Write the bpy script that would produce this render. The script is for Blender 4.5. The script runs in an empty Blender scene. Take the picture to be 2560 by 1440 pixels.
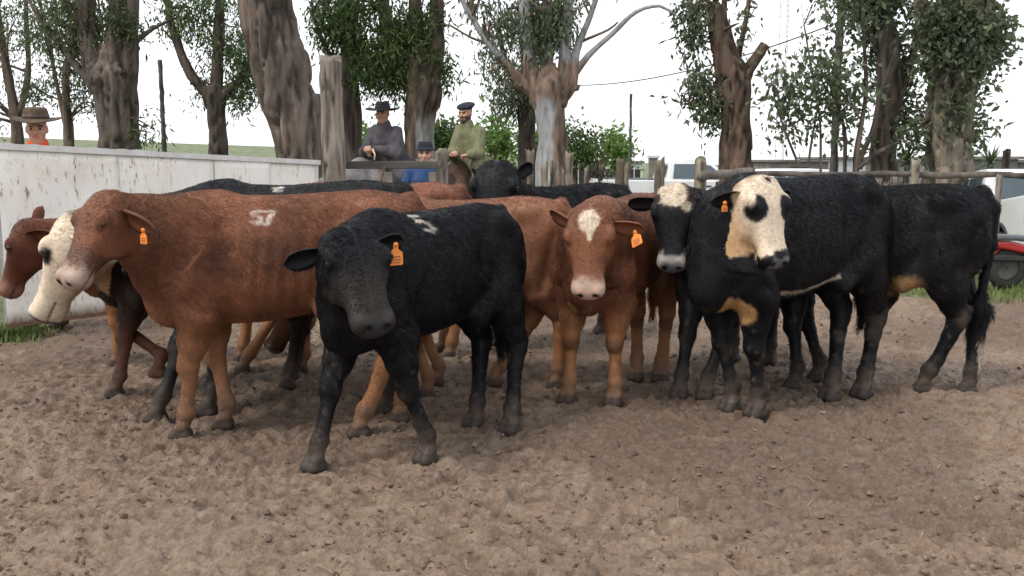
import bpy, math, random
import numpy as np
from mathutils import Vector, Matrix

# ------------------------------------------------------------------ camera, sky, sun, exposure
SC = bpy.context.scene
COL = SC.collection
CAM_H, FPX, PITCH = 1.45, 2400.0, math.atan(320 / 2400.0)
cam = bpy.data.cameras.new('camera')
cam.sensor_width = 36.0
cam.lens = 36.0 * FPX / 2560.0
cam.clip_end = 3000.0
cam_o = bpy.data.objects.new('camera', cam)
cam_o.location = (0, 0, CAM_H)
cam_o.rotation_euler = (math.pi / 2 - PITCH, 0, 0)
COL.objects.link(cam_o)
SC.camera = cam_o

SUN_EL, SUN_AZ = math.radians(52), math.radians(-125)   # azimuth measured from +Y towards +X
world = bpy.data.worlds.new('World')
SC.world = world
world.use_nodes = True
wn, wl = world.node_tree.nodes, world.node_tree.links
wn.clear()
w_out = wn.new('ShaderNodeOutputWorld')
w_bg = wn.new('ShaderNodeBackground')
w_bg.inputs['Strength'].default_value = 0.12
w_sky = wn.new('ShaderNodeTexSky')
w_sky.sky_type = 'NISHITA'
w_sky.sun_disc = False
w_sky.sun_elevation = SUN_EL
w_sky.sun_rotation = SUN_AZ
w_sky.dust_density = 4.0
w_mix = wn.new('ShaderNodeMixRGB')          # an even sheet of cloud over the blue
w_mix.inputs['Fac'].default_value = 0.8
w_mix.inputs['Color2'].default_value = (9.0, 9.1, 9.3, 1)
wl.new(w_sky.outputs['Color'], w_mix.inputs['Color1'])
wl.new(w_mix.outputs['Color'], w_bg.inputs['Color'])
wl.new(w_bg.outputs['Background'], w_out.inputs['Surface'])

sun = bpy.data.lights.new('sun', 'SUN')
sun.energy = 1.5
sun.angle = math.radians(12)
sun.color = (1.0, 0.94, 0.86)
sun_o = bpy.data.objects.new('sun', sun)
sd = Vector((math.sin(SUN_AZ) * math.cos(SUN_EL), math.cos(SUN_AZ) * math.cos(SUN_EL), math.sin(SUN_EL)))
sun_o.rotation_euler = sd.to_track_quat('Z', 'Y').to_euler()
COL.objects.link(sun_o)

SC.view_settings.view_transform = 'Standard'
SC.view_settings.look = 'None'
SC.view_settings.exposure = 0.6
SC.view_settings.gamma = 1.0
SC.view_settings.use_curve_mapping = False
SC.cycles.max_bounces = 6
SC.cycles.transparent_max_bounces = 8

RNG = np.random.default_rng(7)

# ------------------------------------------------------------------ helpers: pixels to places
def ray(px, py):
    cx, cy = (px - 1280) / FPX, (720 - py) / FPX
    c, s = math.cos(PITCH), math.sin(PITCH)
    return np.array([cx, c + cy * s, -s + cy * c])
def at(px, py, d):
    r = ray(px, py)
    return r * (d / r[1]) + np.array([0, 0, CAM_H])
def gnd(px, py, z=0.0):
    r = ray(px, py)
    p = r * ((z - CAM_H) / r[2])
    return np.array([p[0], p[1], z])
def gd(px, d):
    p = at(px, 400, d)
    return np.array([p[0], p[1], terrain(p[0], p[1])])

# ------------------------------------------------------------------ helpers: noise
def _hash(ix, iy, iz, seed):
    h = (ix.astype(np.int64) * 374761393 + iy.astype(np.int64) * 668265263 + iz.astype(np.int64) * 2147483647 + seed * 1274126177) & 0xFFFFFFFF
    h = ((h ^ (h >> 13)) * 1274126177) & 0xFFFFFFFF
    h = ((h ^ (h >> 16)) * 2246822519) & 0xFFFFFFFF
    return ((h ^ (h >> 15)) & 0xFFFFFF) / float(0xFFFFFF)
def vnoise(P, freq, seed=0):
    """value noise, -1..1, P (n,3)"""
    Q = np.asarray(P, float) * freq
    I = np.floor(Q).astype(np.int64)
    f = Q - I
    f = f * f * (3 - 2 * f)
    out = 0
    for dx in (0, 1):
        wx = f[:, 0] if dx else 1 - f[:, 0]
        for dy in (0, 1):
            wy = f[:, 1] if dy else 1 - f[:, 1]
            for dz in (0, 1):
                wz = f[:, 2] if dz else 1 - f[:, 2]
                out = out + wx * wy * wz * _hash(I[:, 0] + dx, I[:, 1] + dy, I[:, 2] + dz, seed)
    return out * 2 - 1
def fbm(P, freq, octv=3, seed=0):
    o, a, n = 0, 1.0, 0
    for i in range(octv):
        o = o + a * vnoise(P, freq * 2 ** i, seed + i * 17)
        n += a
        a *= 0.5
    return o / n
def sstep(a, b, x):
    t = np.clip((x - a) / (b - a), 0, 1)
    return t * t * (3 - 2 * t)
def mix(a, b, t):
    t = np.asarray(t)[:, None]
    return a * (1 - t) + np.asarray(b) * t
def unit(v):
    v = np.asarray(v, float)
    return v / (np.linalg.norm(v) + 1e-12)

# ------------------------------------------------------------------ helpers: objects
def tag(o, label=None, cat=None, group=None, kind=None):
    if label: o['label'] = label
    if cat: o['category'] = cat
    if group: o['group'] = group
    if kind: o['kind'] = kind
    return o
def empty(name, loc, rz=0.0, label=None, cat=None, group=None):
    o = bpy.data.objects.new(name, None)
    o.empty_display_size = 0.2
    COL.objects.link(o)
    o.location = tuple(float(c) for c in loc)
    o.rotation_euler = (0, 0, rz)
    return tag(o, label, cat, group)
def link_mesh(name, me, mat, parent=None):
    o = bpy.data.objects.new(name, me)
    COL.objects.link(o)
    if mat is not None and len(me.materials) == 0:
        me.materials.append(mat)
    if parent is not None: o.parent = parent
    return o
def np_mesh(name, V, F, mat=None, parent=None, smooth=True, col=None):
    """V (n,3), F (m,k) constant face size"""
    V = np.asarray(V, np.float32)
    F = np.asarray(F, np.int32)
    me = bpy.data.meshes.new(name)
    me.vertices.add(len(V))
    me.vertices.foreach_set('co', V.ravel())
    m, k = F.shape
    me.loops.add(m * k)
    me.loops.foreach_set('vertex_index', F.ravel())
    me.polygons.add(m)
    me.polygons.foreach_set('loop_start', np.arange(0, m * k, k, dtype=np.int32))
    me.polygons.foreach_set('use_smooth', np.full(m, smooth))
    me.update(calc_edges=True)
    if col is not None:
        a = me.color_attributes.new('Col', 'FLOAT_COLOR', 'POINT')
        c4 = np.ones((len(V), 4), np.float32)
        c4[:, :3] = col
        a.data.foreach_set('color', c4.ravel())
    return link_mesh(name, me, mat, parent)

class MB:
    """collects plain pieces that make ONE part"""
    def __init__(self):
        self.v, self.f = [], []
    def _add(self, V, F):
        n = len(self.v)
        self.v += [tuple(map(float, p)) for p in V]
        self.f += [tuple(i + n for i in f) for f in F]
    def box(self, c, size, R=None, taper=1.0):
        sx, sy, sz = [s / 2 for s in size]
        P = []
        for z in (-1, 1):
            k = taper if z > 0 else 1.0
            for x, y in ((-1, -1), (1, -1), (1, 1), (-1, 1)):
                P.append((x * sx * k, y * sy * k, z * sz))
        P = np.array(P)
        if R is not None: P = P @ np.asarray(R).T
        self._add(P + np.asarray(c), [(3, 2, 1, 0), (4, 5, 6, 7), (0, 1, 5, 4), (1, 2, 6, 5), (2, 3, 7, 6), (3, 0, 4, 7)])
        return self
    def tube(self, pts, rad, n=10, cap=True):
        pts = np.asarray(pts, float)
        rad = np.broadcast_to(np.asarray(rad, float), (len(pts),))
        V, F = tube_grid(pts, rad, n)
        self._add(V, F)
        if cap:
            b = len(self.v) - len(V)
            self.f.append(tuple(b + i for i in reversed(range(n))))
            self.f.append(tuple(b + len(V) - n + i for i in range(n)))
        return self
    def prism(self, poly, y0, y1, M=None):
        """poly in (x,z), extruded along y"""
        n = len(poly)
        P = np.array([(x, y0, z) for x, z in poly] + [(x, y1, z) for x, z in poly], float)
        if M is not None: P = P @ M[:3, :3].T + M[:3, 3]
        self._add(P, [tuple(range(n)), tuple(reversed(range(n, 2 * n)))] + [((i + 1) % n, i, i + n, (i + 1) % n + n) for i in range(n)])
        return self
    def lathe(self, prof, n=20, c=(0, 0, 0), R=None):
        V = []
        for r, z in prof:
            for i in range(n):
                a = 2 * math.pi * i / n
                V.append((r * math.cos(a), r * math.sin(a), z))
        V = np.array(V)
        if R is not None: V = V @ np.asarray(R).T
        F = []
        for j in range(len(prof) - 1):
            for i in range(n):
                k = (i + 1) % n
                F.append((j * n + i, j * n + k, (j + 1) * n + k, (j + 1) * n + i))
        self._add(V + np.asarray(c), F)
        return self
    def build(self, name, mat, parent=None, smooth=False, bevel=0.0):
        me = bpy.data.meshes.new(name)
        me.from_pydata(self.v, [], self.f)
        me.polygons.foreach_set('use_smooth', np.full(len(me.polygons), smooth))
        me.update()
        o = link_mesh(name, me, mat, parent)
        if bevel:
            b = o.modifiers.new('bevel', 'BEVEL')
            b.width = bevel
            b.segments = 2
            b.limit_method = 'ANGLE'
        return o

def tube_grid(pts, rad, n):
    T = np.gradient(pts, axis=0)
    T /= np.linalg.norm(T, axis=1)[:, None] + 1e-9
    up = np.array([0, 0, 1.0]) if abs(T[0, 2]) < 0.9 else np.array([1.0, 0, 0])
    N = []
    nrm = unit(np.cross(T[0], up))
    for t in T:
        nrm = unit(nrm - t * np.dot(nrm, t))
        N.append(nrm)
    N = np.array(N)
    B = np.cross(T, N)
    a = np.linspace(0, 2 * np.pi, n, endpoint=False)
    V = pts[:, None, :] + rad[:, None, None] * (N[:, None, :] * np.cos(a)[None, :, None] + B[:, None, :] * np.sin(a)[None, :, None])
    F = []
    for j in range(len(pts) - 1):
        for i in range(n):
            k = (i + 1) % n
            F.append((j * n + i, j * n + k, (j + 1) * n + k, (j + 1) * n + i))
    return V.reshape(-1, 3), F
def smooth_path(P, step):
    """Catmull-Rom through rows of P (any columns), resampled"""
    P = np.asarray(P, float)
    Q = np.vstack([2 * P[0] - P[1], P, 2 * P[-1] - P[-2]])
    out = []
    for i in range(1, len(Q) - 2):
        L = np.linalg.norm(Q[i + 1, :3] - Q[i, :3])
        n = max(2, int(L / step))
        for t in np.linspace(0, 1, n, endpoint=False):
            out.append(0.5 * (2 * Q[i] + (Q[i + 1] - Q[i - 1]) * t + (2 * Q[i - 1] - 5 * Q[i] + 4 * Q[i + 1] - Q[i + 2]) * t * t
                              + (3 * Q[i] - Q[i - 1] - 3 * Q[i + 1] + Q[i + 2]) * t ** 3))
    out.append(P[-1])
    return np.array(out)

# ------------------------------------------------------------------ helpers: materials
def new_mat(name):
    m = bpy.data.materials.new(name)
    m.use_nodes = True
    nt = m.node_tree
    return m, nt, nt.nodes['Principled BSDF']
def nd(nt, kind, **kw):
    n = nt.nodes.new(kind)
    for k, v in kw.items():
        if k in n.inputs: n.inputs[k].default_value = v
        else: setattr(n, k, v)
    return n
def ramp(nt, fac, stops):
    r = nt.nodes.new('ShaderNodeValToRGB')
    e = r.color_ramp.elements
    while len(e) < len(stops): e.new(0.5)
    for el, (p, c) in zip(e, stops):
        el.position = p
        el.color = (*c, 1) if len(c) == 3 else c
    nt.links.new(fac, r.inputs['Fac'])
    return r.outputs['Color']
def noise_fac(nt, scale, detail=4, rough=0.55, coord='Object', vec_scale=None):
    tc = nt.nodes.new('ShaderNodeTexCoord')
    src = tc.outputs[coord]
    if vec_scale:
        mp = nt.nodes.new('ShaderNodeMapping')
        mp.inputs['Scale'].default_value = vec_scale
        nt.links.new(src, mp.inputs['Vector'])
        src = mp.outputs['Vector']
    n = nd(nt, 'ShaderNodeTexNoise', Scale=scale, Detail=detail, Roughness=rough)
    nt.links.new(src, n.inputs['Vector'])
    return n.outputs['Fac']
def bump(nt, bsdf, fac, strength, dist):
    b = nd(nt, 'ShaderNodeBump', Strength=strength, Distance=dist)
    nt.links.new(fac, b.inputs['Height'])
    nt.links.new(b.outputs['Normal'], bsdf.inputs['Normal'])
def flat_mat(name, c1, c2=None, scale=6.0, rough=0.7, metal=0.0, bmp=0.0, vec_scale=None, spec=0.4, coat=0.0):
    """mottled two-tone procedural surface"""
    m, nt, b = new_mat(name)
    c2 = c2 or tuple(x * 0.75 for x in c1)
    f = noise_fac(nt, scale, vec_scale=vec_scale)
    nt.links.new(ramp(nt, f, [(0.35, c1), (0.68, c2)]), b.inputs['Base Color'])
    b.inputs['Roughness'].default_value = rough
    b.inputs['Metallic'].default_value = metal
    b.inputs['Specular IOR Level'].default_value = spec
    b.inputs['Coat Weight'].default_value = coat
    if bmp: bump(nt, b, f, bmp, 0.02)
    return m
def attr_mat(name, rough=0.7, spec=0.3, noise_amt=0.25, scale=40.0, bmp=0.0, sheen=0.0, vec_scale=None):
    """colour from the geometry's own Col attribute, broken up by fine noise"""
    m, nt, b = new_mat(name)
    a = nt.nodes.new('ShaderNodeAttribute')
    a.attribute_name = 'Col'
    f = noise_fac(nt, scale, vec_scale=vec_scale)
    lo, hi = 1 - noise_amt, 1 + noise_amt
    g = ramp(nt, f, [(0.3, (lo,) * 3), (0.7, (hi,) * 3)])
    mx = nd(nt, 'ShaderNodeMixRGB', blend_type='MULTIPLY')
    mx.inputs['Fac'].default_value = 1
    nt.links.new(a.outputs['Color'], mx.inputs['Color1'])
    nt.links.new(g, mx.inputs['Color2'])
    nt.links.new(mx.outputs['Color'], b.inputs['Base Color'])
    b.inputs['Roughness'].default_value = rough
    b.inputs['Specular IOR Level'].default_value = spec
    if sheen:
        b.inputs['Sheen Weight'].default_value = sheen
    if bmp: bump(nt, b, f, bmp, 0.01)
    return m

# ------------------------------------------------------------------ helpers: solid bodies from blended fields
class Solid:
    def __init__(self):
        self.p = []
    def _reg(self, fn, lo, hi, k, op='add'):
        self.p.append((fn, np.asarray(lo, float), np.asarray(hi, float), k, op))
        return self
    def cone(self, a, b, ra, rb, k=0.04, flat=None, q=1.0):
        a, b = np.asarray(a, float), np.asarray(b, float)
        ba = b - a
        L2 = max(np.dot(ba, ba), 1e-9)
        u = None if flat is None else unit(flat)
        def fn(X, Y, Z):
            px, py, pz = X - a[0], Y - a[1], Z - a[2]
            t = np.clip((px * ba[0] + py * ba[1] + pz * ba[2]) / L2, 0, 1)
            vx, vy, vz = px - t * ba[0], py - t * ba[1], pz - t * ba[2]
            if u is not None:
                s = (vx * u[0] + vy * u[1] + vz * u[2]) * (1 / q - 1)
                vx, vy, vz = vx + s * u[0], vy + s * u[1], vz + s * u[2]
            return np.sqrt(vx * vx + vy * vy + vz * vz) - (ra + (rb - ra) * t)
        lo = np.minimum(a - ra, b - rb)
        hi = np.maximum(a + ra, b + rb)
        return self._reg(fn, lo, hi, k)
    def chain(self, pts, k=0.03, flat=None, q=1.0):
        for p, r in zip(pts[:-1], pts[1:]):
            self.cone(p[0], r[0], p[1], r[1], k, flat, q)
        return self
    def ell(self, c, radii, R=None, k=0.04, op='add'):
        c = np.asarray(c, float)
        r = np.asarray(radii, float)
        M = np.eye(3) if R is None else np.asarray(R, float)   # columns = local axes
        def fn(X, Y, Z):
            px, py, pz = X - c[0], Y - c[1], Z - c[2]
            l = [px * M[0, i] + py * M[1, i] + pz * M[2, i] for i in range(3)]
            k0 = np.sqrt(sum((l[i] / r[i]) ** 2 for i in range(3)))
            k1 = np.sqrt(sum((l[i] / r[i] ** 2) ** 2 for i in range(3))) + 1e-9
            return k0 * (k0 - 1) / k1
        e = np.sqrt((M ** 2) @ (r ** 2))
        return self._reg(fn, c - e, c + e, k, op)
    def prof(self, o, R, tab, n=2.4, taper=0.12, k=0.05):
        """tab rows (x, top, bottom, halfwidth) in the frame (o, R columns)"""
        o = np.asarray(o, float)
        M = np.asarray(R, float)
        T = np.asarray(tab, float)
        D = smooth_path(T, max((T[-1, 0] - T[0, 0]) / 60, 1e-3))
        xs = D[:, 0]
        order = np.argsort(xs)
        xs, D = xs[order], D[order]
        def fn(X, Y, Z):
            px, py, pz = X - o[0], Y - o[1], Z - o[2]
            x = px * M[0, 0] + py * M[1, 0] + pz * M[2, 0]
            y = px * M[0, 1] + py * M[1, 1] + pz * M[2, 1]
            z = px * M[0, 2] + py * M[1, 2] + pz * M[2, 2]
            top = np.interp(x, xs, D[:, 1]); bot = np.interp(x, xs, D[:, 2]); hw = np.interp(x, xs, D[:, 3])
            hz = np.maximum((top - bot) / 2, 0.01)
            zn = (z - (top + bot) / 2) / hz
            hy = np.maximum(hw, 0.01) * (1 - taper * np.clip(zn, -1.2, 1.2))
            rr = (np.abs(y / hy) ** n + np.abs(zn) ** n) ** (1 / n)
            d = (rr - 1) * np.minimum(hy, hz)
            dx = np.maximum(np.maximum(xs[0] - x, x - xs[-1]), 0)
            return np.where(dx > 0, np.sqrt(np.maximum(d, 0) ** 2 + dx ** 2), d)
        c8 = []
        for x in (xs[0], xs[-1]):
            for y in (-D[:, 3].max() * 1.2, D[:, 3].max() * 1.2):
                for z in (D[:, 2].min(), D[:, 1].max()):
                    c8.append(o + M @ np.array([x, y, z]))
        c8 = np.array(c8)
        return self._reg(fn, c8.min(0), c8.max(0), k)
    def mesh(self, h):
        adds = [p for p in self.p if p[4] == 'add']
        lo = np.min([p[1] for p in adds], 0) - 3 * h
        hi = np.max([p[2] for p in adds], 0) + 3 * h
        n = np.ceil((hi - lo) / h).astype(int) + 1
        F = np.full(n, 0.4, np.float32)
        ax = [lo[i] + h * np.arange(n[i]) for i in range(3)]
        for fn, plo, phi, k, op in self.p:
            i0 = np.maximum(((plo - k - h - lo) / h).astype(int), 0)
            i1 = np.minimum(((phi + k + h - lo) / h).astype(int) + 2, n)
            if np.any(i1 <= i0): continue
            sl = tuple(slice(a, b) for a, b in zip(i0, i1))
            X = ax[0][sl[0]][:, None, None]; Y = ax[1][sl[1]][None, :, None]; Z = ax[2][sl[2]][None, None, :]
            d = fn(X, Y, Z).astype(np.float32)
            A = F[sl]
            if op == 'sub':
                d = -d
                hh = np.maximum(k - np.abs(A - d), 0) / k
                F[sl] = np.maximum(A, d) + hh * hh * k * 0.25
            else:
                hh = np.maximum(k - np.abs(A - d), 0) / k
                F[sl] = np.minimum(A, d) - hh * hh * k * 0.25
        return surface_net(F, lo, h)
def surface_net(F, lo, h):
    S = F < 0
    c = np.zeros(tuple(s - 1 for s in F.shape), np.int8)
    offs = [(i, j, k) for i in (0, 1) for j in (0, 1) for k in (0, 1)]
    def cv(A, o): return A[o[0]:A.shape[0] - 1 + o[0], o[1]:A.shape[1] - 1 + o[1], o[2]:A.shape[2] - 1 + o[2]]
    for o in offs: c += cv(S, o)
    act = (c > 0) & (c < 8)
    I = np.argwhere(act)
    idx = np.full(act.shape, -1, np.int32)
    idx[act] = np.arange(len(I))
    vals = {o: F[I[:, 0] + o[0], I[:, 1] + o[1], I[:, 2] + o[2]] for o in offs}
    P = np.zeros((len(I), 3)); cnt = np.zeros(len(I))
    for o in offs:
        for a in range(3):
            if o[a]: continue
            q = list(o); q[a] = 1; q = tuple(q)
            f0, f1 = vals[o], vals[q]
            m = (f0 < 0) != (f1 < 0)
            t = np.where(m, f0 / np.where(m, f0 - f1, 1), 0)
            pt = np.array(o, float)[None, :] + np.zeros((len(I), 3))
            pt[:, a] += t
            P += pt * m[:, None]; cnt += m
    P = (P / cnt[:, None] + I) * h + lo
    quads = []
    for a in range(3):
        b, d = (a + 1) % 3, (a + 2) % 3
        s0 = [slice(None)] * 3; s1 = [slice(None)] * 3
        s0[a] = slice(0, -1); s1[a] = slice(1, None)
        ch = S[tuple(s0)] != S[tuple(s1)]
        E = np.argwhere(ch)
        E = E[(E[:, b] > 0) & (E[:, d] > 0) & (E[:, b] < F.shape[b] - 1) & (E[:, d] < F.shape[d] - 1)]
        inside = S[E[:, 0], E[:, 1], E[:, 2]]
        def cell(db, dd):
            Q = E.copy(); Q[:, b] -= db; Q[:, d] -= dd
            return idx[Q[:, 0], Q[:, 1], Q[:, 2]]
        q = np.stack([cell(1, 1), cell(0, 1), cell(0, 0), cell(1, 0)], 1)
        q[~inside] = q[~inside][:, ::-1]
        quads.append(q)
    Q = np.concatenate(quads)
    return P, Q[(Q >= 0).all(1)]
def vert_normals(V, F):
    n = np.cross(V[F[:, 2]] - V[F[:, 0]], V[F[:, 3]] - V[F[:, 1]])
    N = np.zeros_like(V)
    for i in range(4): np.add.at(N, F[:, i], n)
    return N / (np.linalg.norm(N, axis=1)[:, None] + 1e-12)

def hair(name, V, F, N, n, colf, lenf, flowf, mat, parent, seed, width=0.0009, dens=None):
    """a coat of real strands rooted on the skin"""
    g = np.random.default_rng(seed)
    A = np.linalg.norm(np.cross(V[F[:, 2]] - V[F[:, 0]], V[F[:, 3]] - V[F[:, 1]]), axis=1)
    if dens is not None: A = A * dens(V[F].mean(1))
    pick = g.choice(len(F), n, p=A / A.sum())
    u, v = g.random(n)[:, None], g.random(n)[:, None]
    def bil(Q): return (Q[F[pick, 0]] * (1 - u) + Q[F[pick, 1]] * u) * (1 - v) + (Q[F[pick, 3]] * (1 - u) + Q[F[pick, 2]] * u) * v
    P, Nn = bil(V), bil(N)
    Nn /= np.linalg.norm(Nn, axis=1)[:, None] + 1e-9
    L = lenf(P)
    keep = L > 0.002
    P, Nn, L = P[keep], Nn[keep], L[keep]
    n = len(P)
    fl = flowf(P)
    cl = np.stack([vnoise(P, 28, seed + 1), vnoise(P, 28, seed + 2), vnoise(P, 28, seed + 3)], 1)
    big = np.stack([vnoise(P, 7, seed + 4), vnoise(P, 7, seed + 5), vnoise(P, 7, seed + 6)], 1)
    fl = fl + cl * 0.62 + big * 0.5 + g.normal(0, 0.16, (n, 3))
    fl -= Nn * (fl * Nn).sum(1)[:, None]
    fl /= np.linalg.norm(fl, axis=1)[:, None] + 1e-9
    L = L * g.uniform(0.6, 1.25, n)
    lift = (0.34 + 0.24 * cl[:, 0])[:, None]
    d1 = Nn * lift + fl
    d1 /= np.linalg.norm(d1, axis=1)[:, None]
    p0 = P - Nn * 0.001
    p1 = P + d1 * (L * 0.5)[:, None]
    d2 = Nn * lift * 0.35 + fl
    d2[:, 2] -= 0.15
    d2 /= np.linalg.norm(d2, axis=1)[:, None]
    p2 = p1 + d2 * (L * 0.5)[:, None]
    pos = np.stack([p0, p1, p2], 1).reshape(-1, 3).astype(np.float32)
    cu = bpy.data.hair_curves.new(name)
    cu.add_curves([3] * n)
    cu.attributes['position'].data.foreach_set('vector', pos.ravel())
    r = cu.attributes.new('radius', 'FLOAT', 'POINT')
    r.data.foreach_set('value', np.tile(np.array([width, width * 0.8, width * 0.25], np.float32), n))
    c = np.ones((n, 4), np.float32)
    c[:, :3] = np.clip(colf(P) * g.uniform(0.84, 1.17, (n, 1)), 0, 1)
    a = cu.attributes.new('Col', 'FLOAT_COLOR', 'CURVE')
    a.data.foreach_set('color', c.ravel())
    cu.materials.append(mat)
    o = bpy.data.objects.new(name, cu)
    COL.objects.link(o)
    o.parent = parent
    return o
# ------------------------------------------------------------------ the ground
def terrain(x, y):
    x, y = np.asarray(x, float), np.asarray(y, float)
    a = np.clip(x / np.maximum(y, 5.0), -0.7, 0.7)
    z = (2.5 - np.where(a < 0, 6.8, 20.0) * a) * sstep(16, 210, y)
    dip = -0.02 * np.clip(y - 11, 0, 16) * sstep(0.0, 0.14, a) * (1 - sstep(30, 90, y))
    dip2 = -0.34 * sstep(11.4, 15.5, y) * sstep(0.36, 0.48, a) * (1 - sstep(22, 40, y))
    r = z + dip + dip2
    return float(r) if r.ndim == 0 else r
def cellular(P, freq, seed):
    Q = P[:, :2] * freq
    I = np.floor(Q).astype(np.int64)
    best = np.full(len(P), 9.0)
    z0 = np.zeros(len(P), np.int64)
    for dx in (-1, 0, 1):
        for dy in (-1, 0, 1):
            J = I + np.array([dx, dy])
            jx = J[:, 0] + _hash(J[:, 0], J[:, 1], z0, seed)
            jy = J[:, 1] + _hash(J[:, 0], J[:, 1], z0, seed + 1)
            keep = _hash(J[:, 0], J[:, 1], z0, seed + 2) < 0.6
            d = np.hypot(Q[:, 0] - jx, Q[:, 1] - jy) + np.where(keep, 0, 5)
            best = np.minimum(best, d)
    return best / freq
def mud_relief(P):
    W = P + 0.05 * np.stack([vnoise(P, 5, 91), vnoise(P, 5, 92), np.zeros(len(P))], 1)
    a = np.abs(vnoise(W, 8.0, 1)); b = np.abs(vnoise(W, 17.0, 2)); c = vnoise(W, 38.0, 3)
    h = 0.010 * (1 - a) + 0.010 * (1 - b) + 0.006 * c + 0.018 * vnoise(P, 2.2, 4) + 0.005 * vnoise(P, 62.0, 8)
    W2 = W * np.array([1.0, 1.5, 1.0])
    h += 0.012 * sstep(0.10, 0.18, fbm(W2, 9.0, 2, 31)) + 0.013 * sstep(0.08, 0.17, fbm(W2 + 7, 17.0, 2, 33)) + 0.010 * sstep(0.1, 0.22, vnoise(W2, 33.0, 35)) - 0.02 * sstep(0.30, 0.40, fbm(W2 + 3, 15.0, 2, 37))
    d = cellular(W, 5.0, 21)
    h += -0.034 * (1 - sstep(0.025, 0.065, d)) + 0.014 * np.exp(-((d - 0.085) / 0.022) ** 2)
    d2 = cellular(W + 3.3, 8.5, 41)
    h += -0.02 * (1 - sstep(0.012, 0.04, d2)) + 0.007 * np.exp(-((d2 - 0.052) / 0.014) ** 2)
    return (h - 0.03) * 0.78
def grow(v0, v1, s0, g):
    out, s = [v0], s0
    while out[-1] < v1:
        out.append(out[-1] + s)
        s *= g
    return out
def build_ground():
    fine = list(np.arange(-2.3, 2.3, 0.0105))
    right = grow(2.3, 6.6, 0.011, 1.008)
    far = grow(right[-1], 420, 0.3, 1.22)[1:]
    xs = np.array([-v for v in reversed(far)] + [-v for v in reversed(right)] + fine[1:-1] + right + far)
    ys = np.array(list(np.linspace(-30, 2.6, 12))[:-1] + grow(2.6, 9.5, 0.0095, 1.0036) + [])
    ys = np.concatenate([ys, grow(ys[-1], 600, 0.06, 1.06)[1:]])
    X, Y = np.meshgrid(xs, ys)
    P = np.stack([X.ravel(), Y.ravel(), np.zeros(X.size)], 1)
    P[:, 2] = terrain(P[:, 0], P[:, 1])
    near = (P[:, 1] > 2.4) & (P[:, 1] < 12) & (np.abs(P[:, 0]) < 7.5)
    fade = sstep(2.4, 2.9, P[near, 1]) * (1 - sstep(10.5, 12, P[near, 1])) * (1 - sstep(6.5, 7.5, np.abs(P[near, 0])))
    Q = P[near].copy(); Q[:, 2] = 0
    P[near, 2] += mud_relief(Q) * fade
    nx, ny = len(xs), len(ys)
    i = (np.arange(ny - 1)[:, None] * nx + np.arange(nx - 1)[None, :]).ravel()
    F = np.stack([i, i + 1, i + 1 + nx, i + nx], 1)
    # soil tones and painted crevice shade: trampled mud in the pen, pasture outside it
    n1 = fbm(P, 0.9, 3, 5); n2 = fbm(P, 7, 3, 6); n3 = vnoise(P, 26, 9); n4 = fbm(P, 0.35, 2, 77)
    mud = mix(np.tile([0.245, 0.175, 0.132], (len(P), 1)), [0.185, 0.127, 0.094], sstep(-0.35, 0.5, n1))
    mud = mix(mud, [0.29, 0.225, 0.172], sstep(0.1, 0.6, n2) * 0.6)
    mud = mix(mud, [0.10, 0.068, 0.05], sstep(0.12, 0.4, fbm(P * np.array([1, 1.5, 1]), 15, 2, 9)) * 0.55)  # dark flecks imitate the shade in small crevices
    mud = mix(mud, [0.30, 0.24, 0.19], sstep(0.15, 0.45, fbm(P * np.array([1, 1.5, 1]) + 5, 20, 2, 19)) * 0.4)
    mud = mix(mud, [0.21, 0.145, 0.085], sstep(0.15, 0.6, n4) * 0.5)
    n5 = fbm(P, 0.6, 3, 123)
    mud = mix(mud, [0.125, 0.088, 0.066], sstep(0.08, 0.3, n5) * 0.5)
    mud = mix(mud, [0.31, 0.24, 0.185], sstep(0.1, 0.35, -n5) * 0.35)
    mud = mud * np.array([1.0, 0.99, 0.94])
    gr = mix(np.tile([0.075, 0.115, 0.03], (len(P), 1)), [0.12, 0.13, 0.05], sstep(-0.4, 0.5, n1))
    edge = 10.7 + 0.3 * n1 + 0.2 * n2 - 0.85 * sstep(3.5, 5, P[:, 0])
    t = sstep(-0.2, 0.25, P[:, 1] - edge)
    t = np.where(P[:, 0] < 1.8, sstep(10.8, 13.5, P[:, 1] + n1), t)
    t = np.maximum(t, sstep(-3.98, -4.15, P[:, 0] + 0.1 * n2) * sstep(7.2, 7.5, P[:, 1]) * 0.9)
    colr = mix(mud, np.zeros(3), np.zeros(len(P)))
    colr = mud * (1 - t[:, None]) + gr * t[:, None]
    m, nt, b = new_mat('trampled_mud')
    a = nt.nodes.new('ShaderNodeAttribute'); a.attribute_name = 'Col'
    f = noise_fac(nt, 55, 5, 0.6)
    g = ramp(nt, f, [(0.3, (0.72,) * 3), (0.7, (1.22,) * 3)])
    mx = nd(nt, 'ShaderNodeMixRGB', blend_type='MULTIPLY'); mx.inputs['Fac'].default_value = 1
    nt.links.new(a.outputs['Color'], mx.inputs['Color1']); nt.links.new(g, mx.inputs['Color2'])
    nt.links.new(mx.outputs['Color'], b.inputs['Base Color'])
    w = noise_fac(nt, 1.3, 4, 0.6)
    nt.links.new(ramp(nt, w, [(0.38, (0.38,) * 3), (0.58, (0.85,) * 3)]), b.inputs['Roughness'])
    b.inputs['Specular IOR Level'].default_value = 0.35
    bump(nt, b, noise_fac(nt, 70, 6, 0.7), 0.9, 0.02)
    o = np_mesh('ground', P, F, m, col=colr)
    tag(o, kind='structure')
build_ground()

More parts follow.
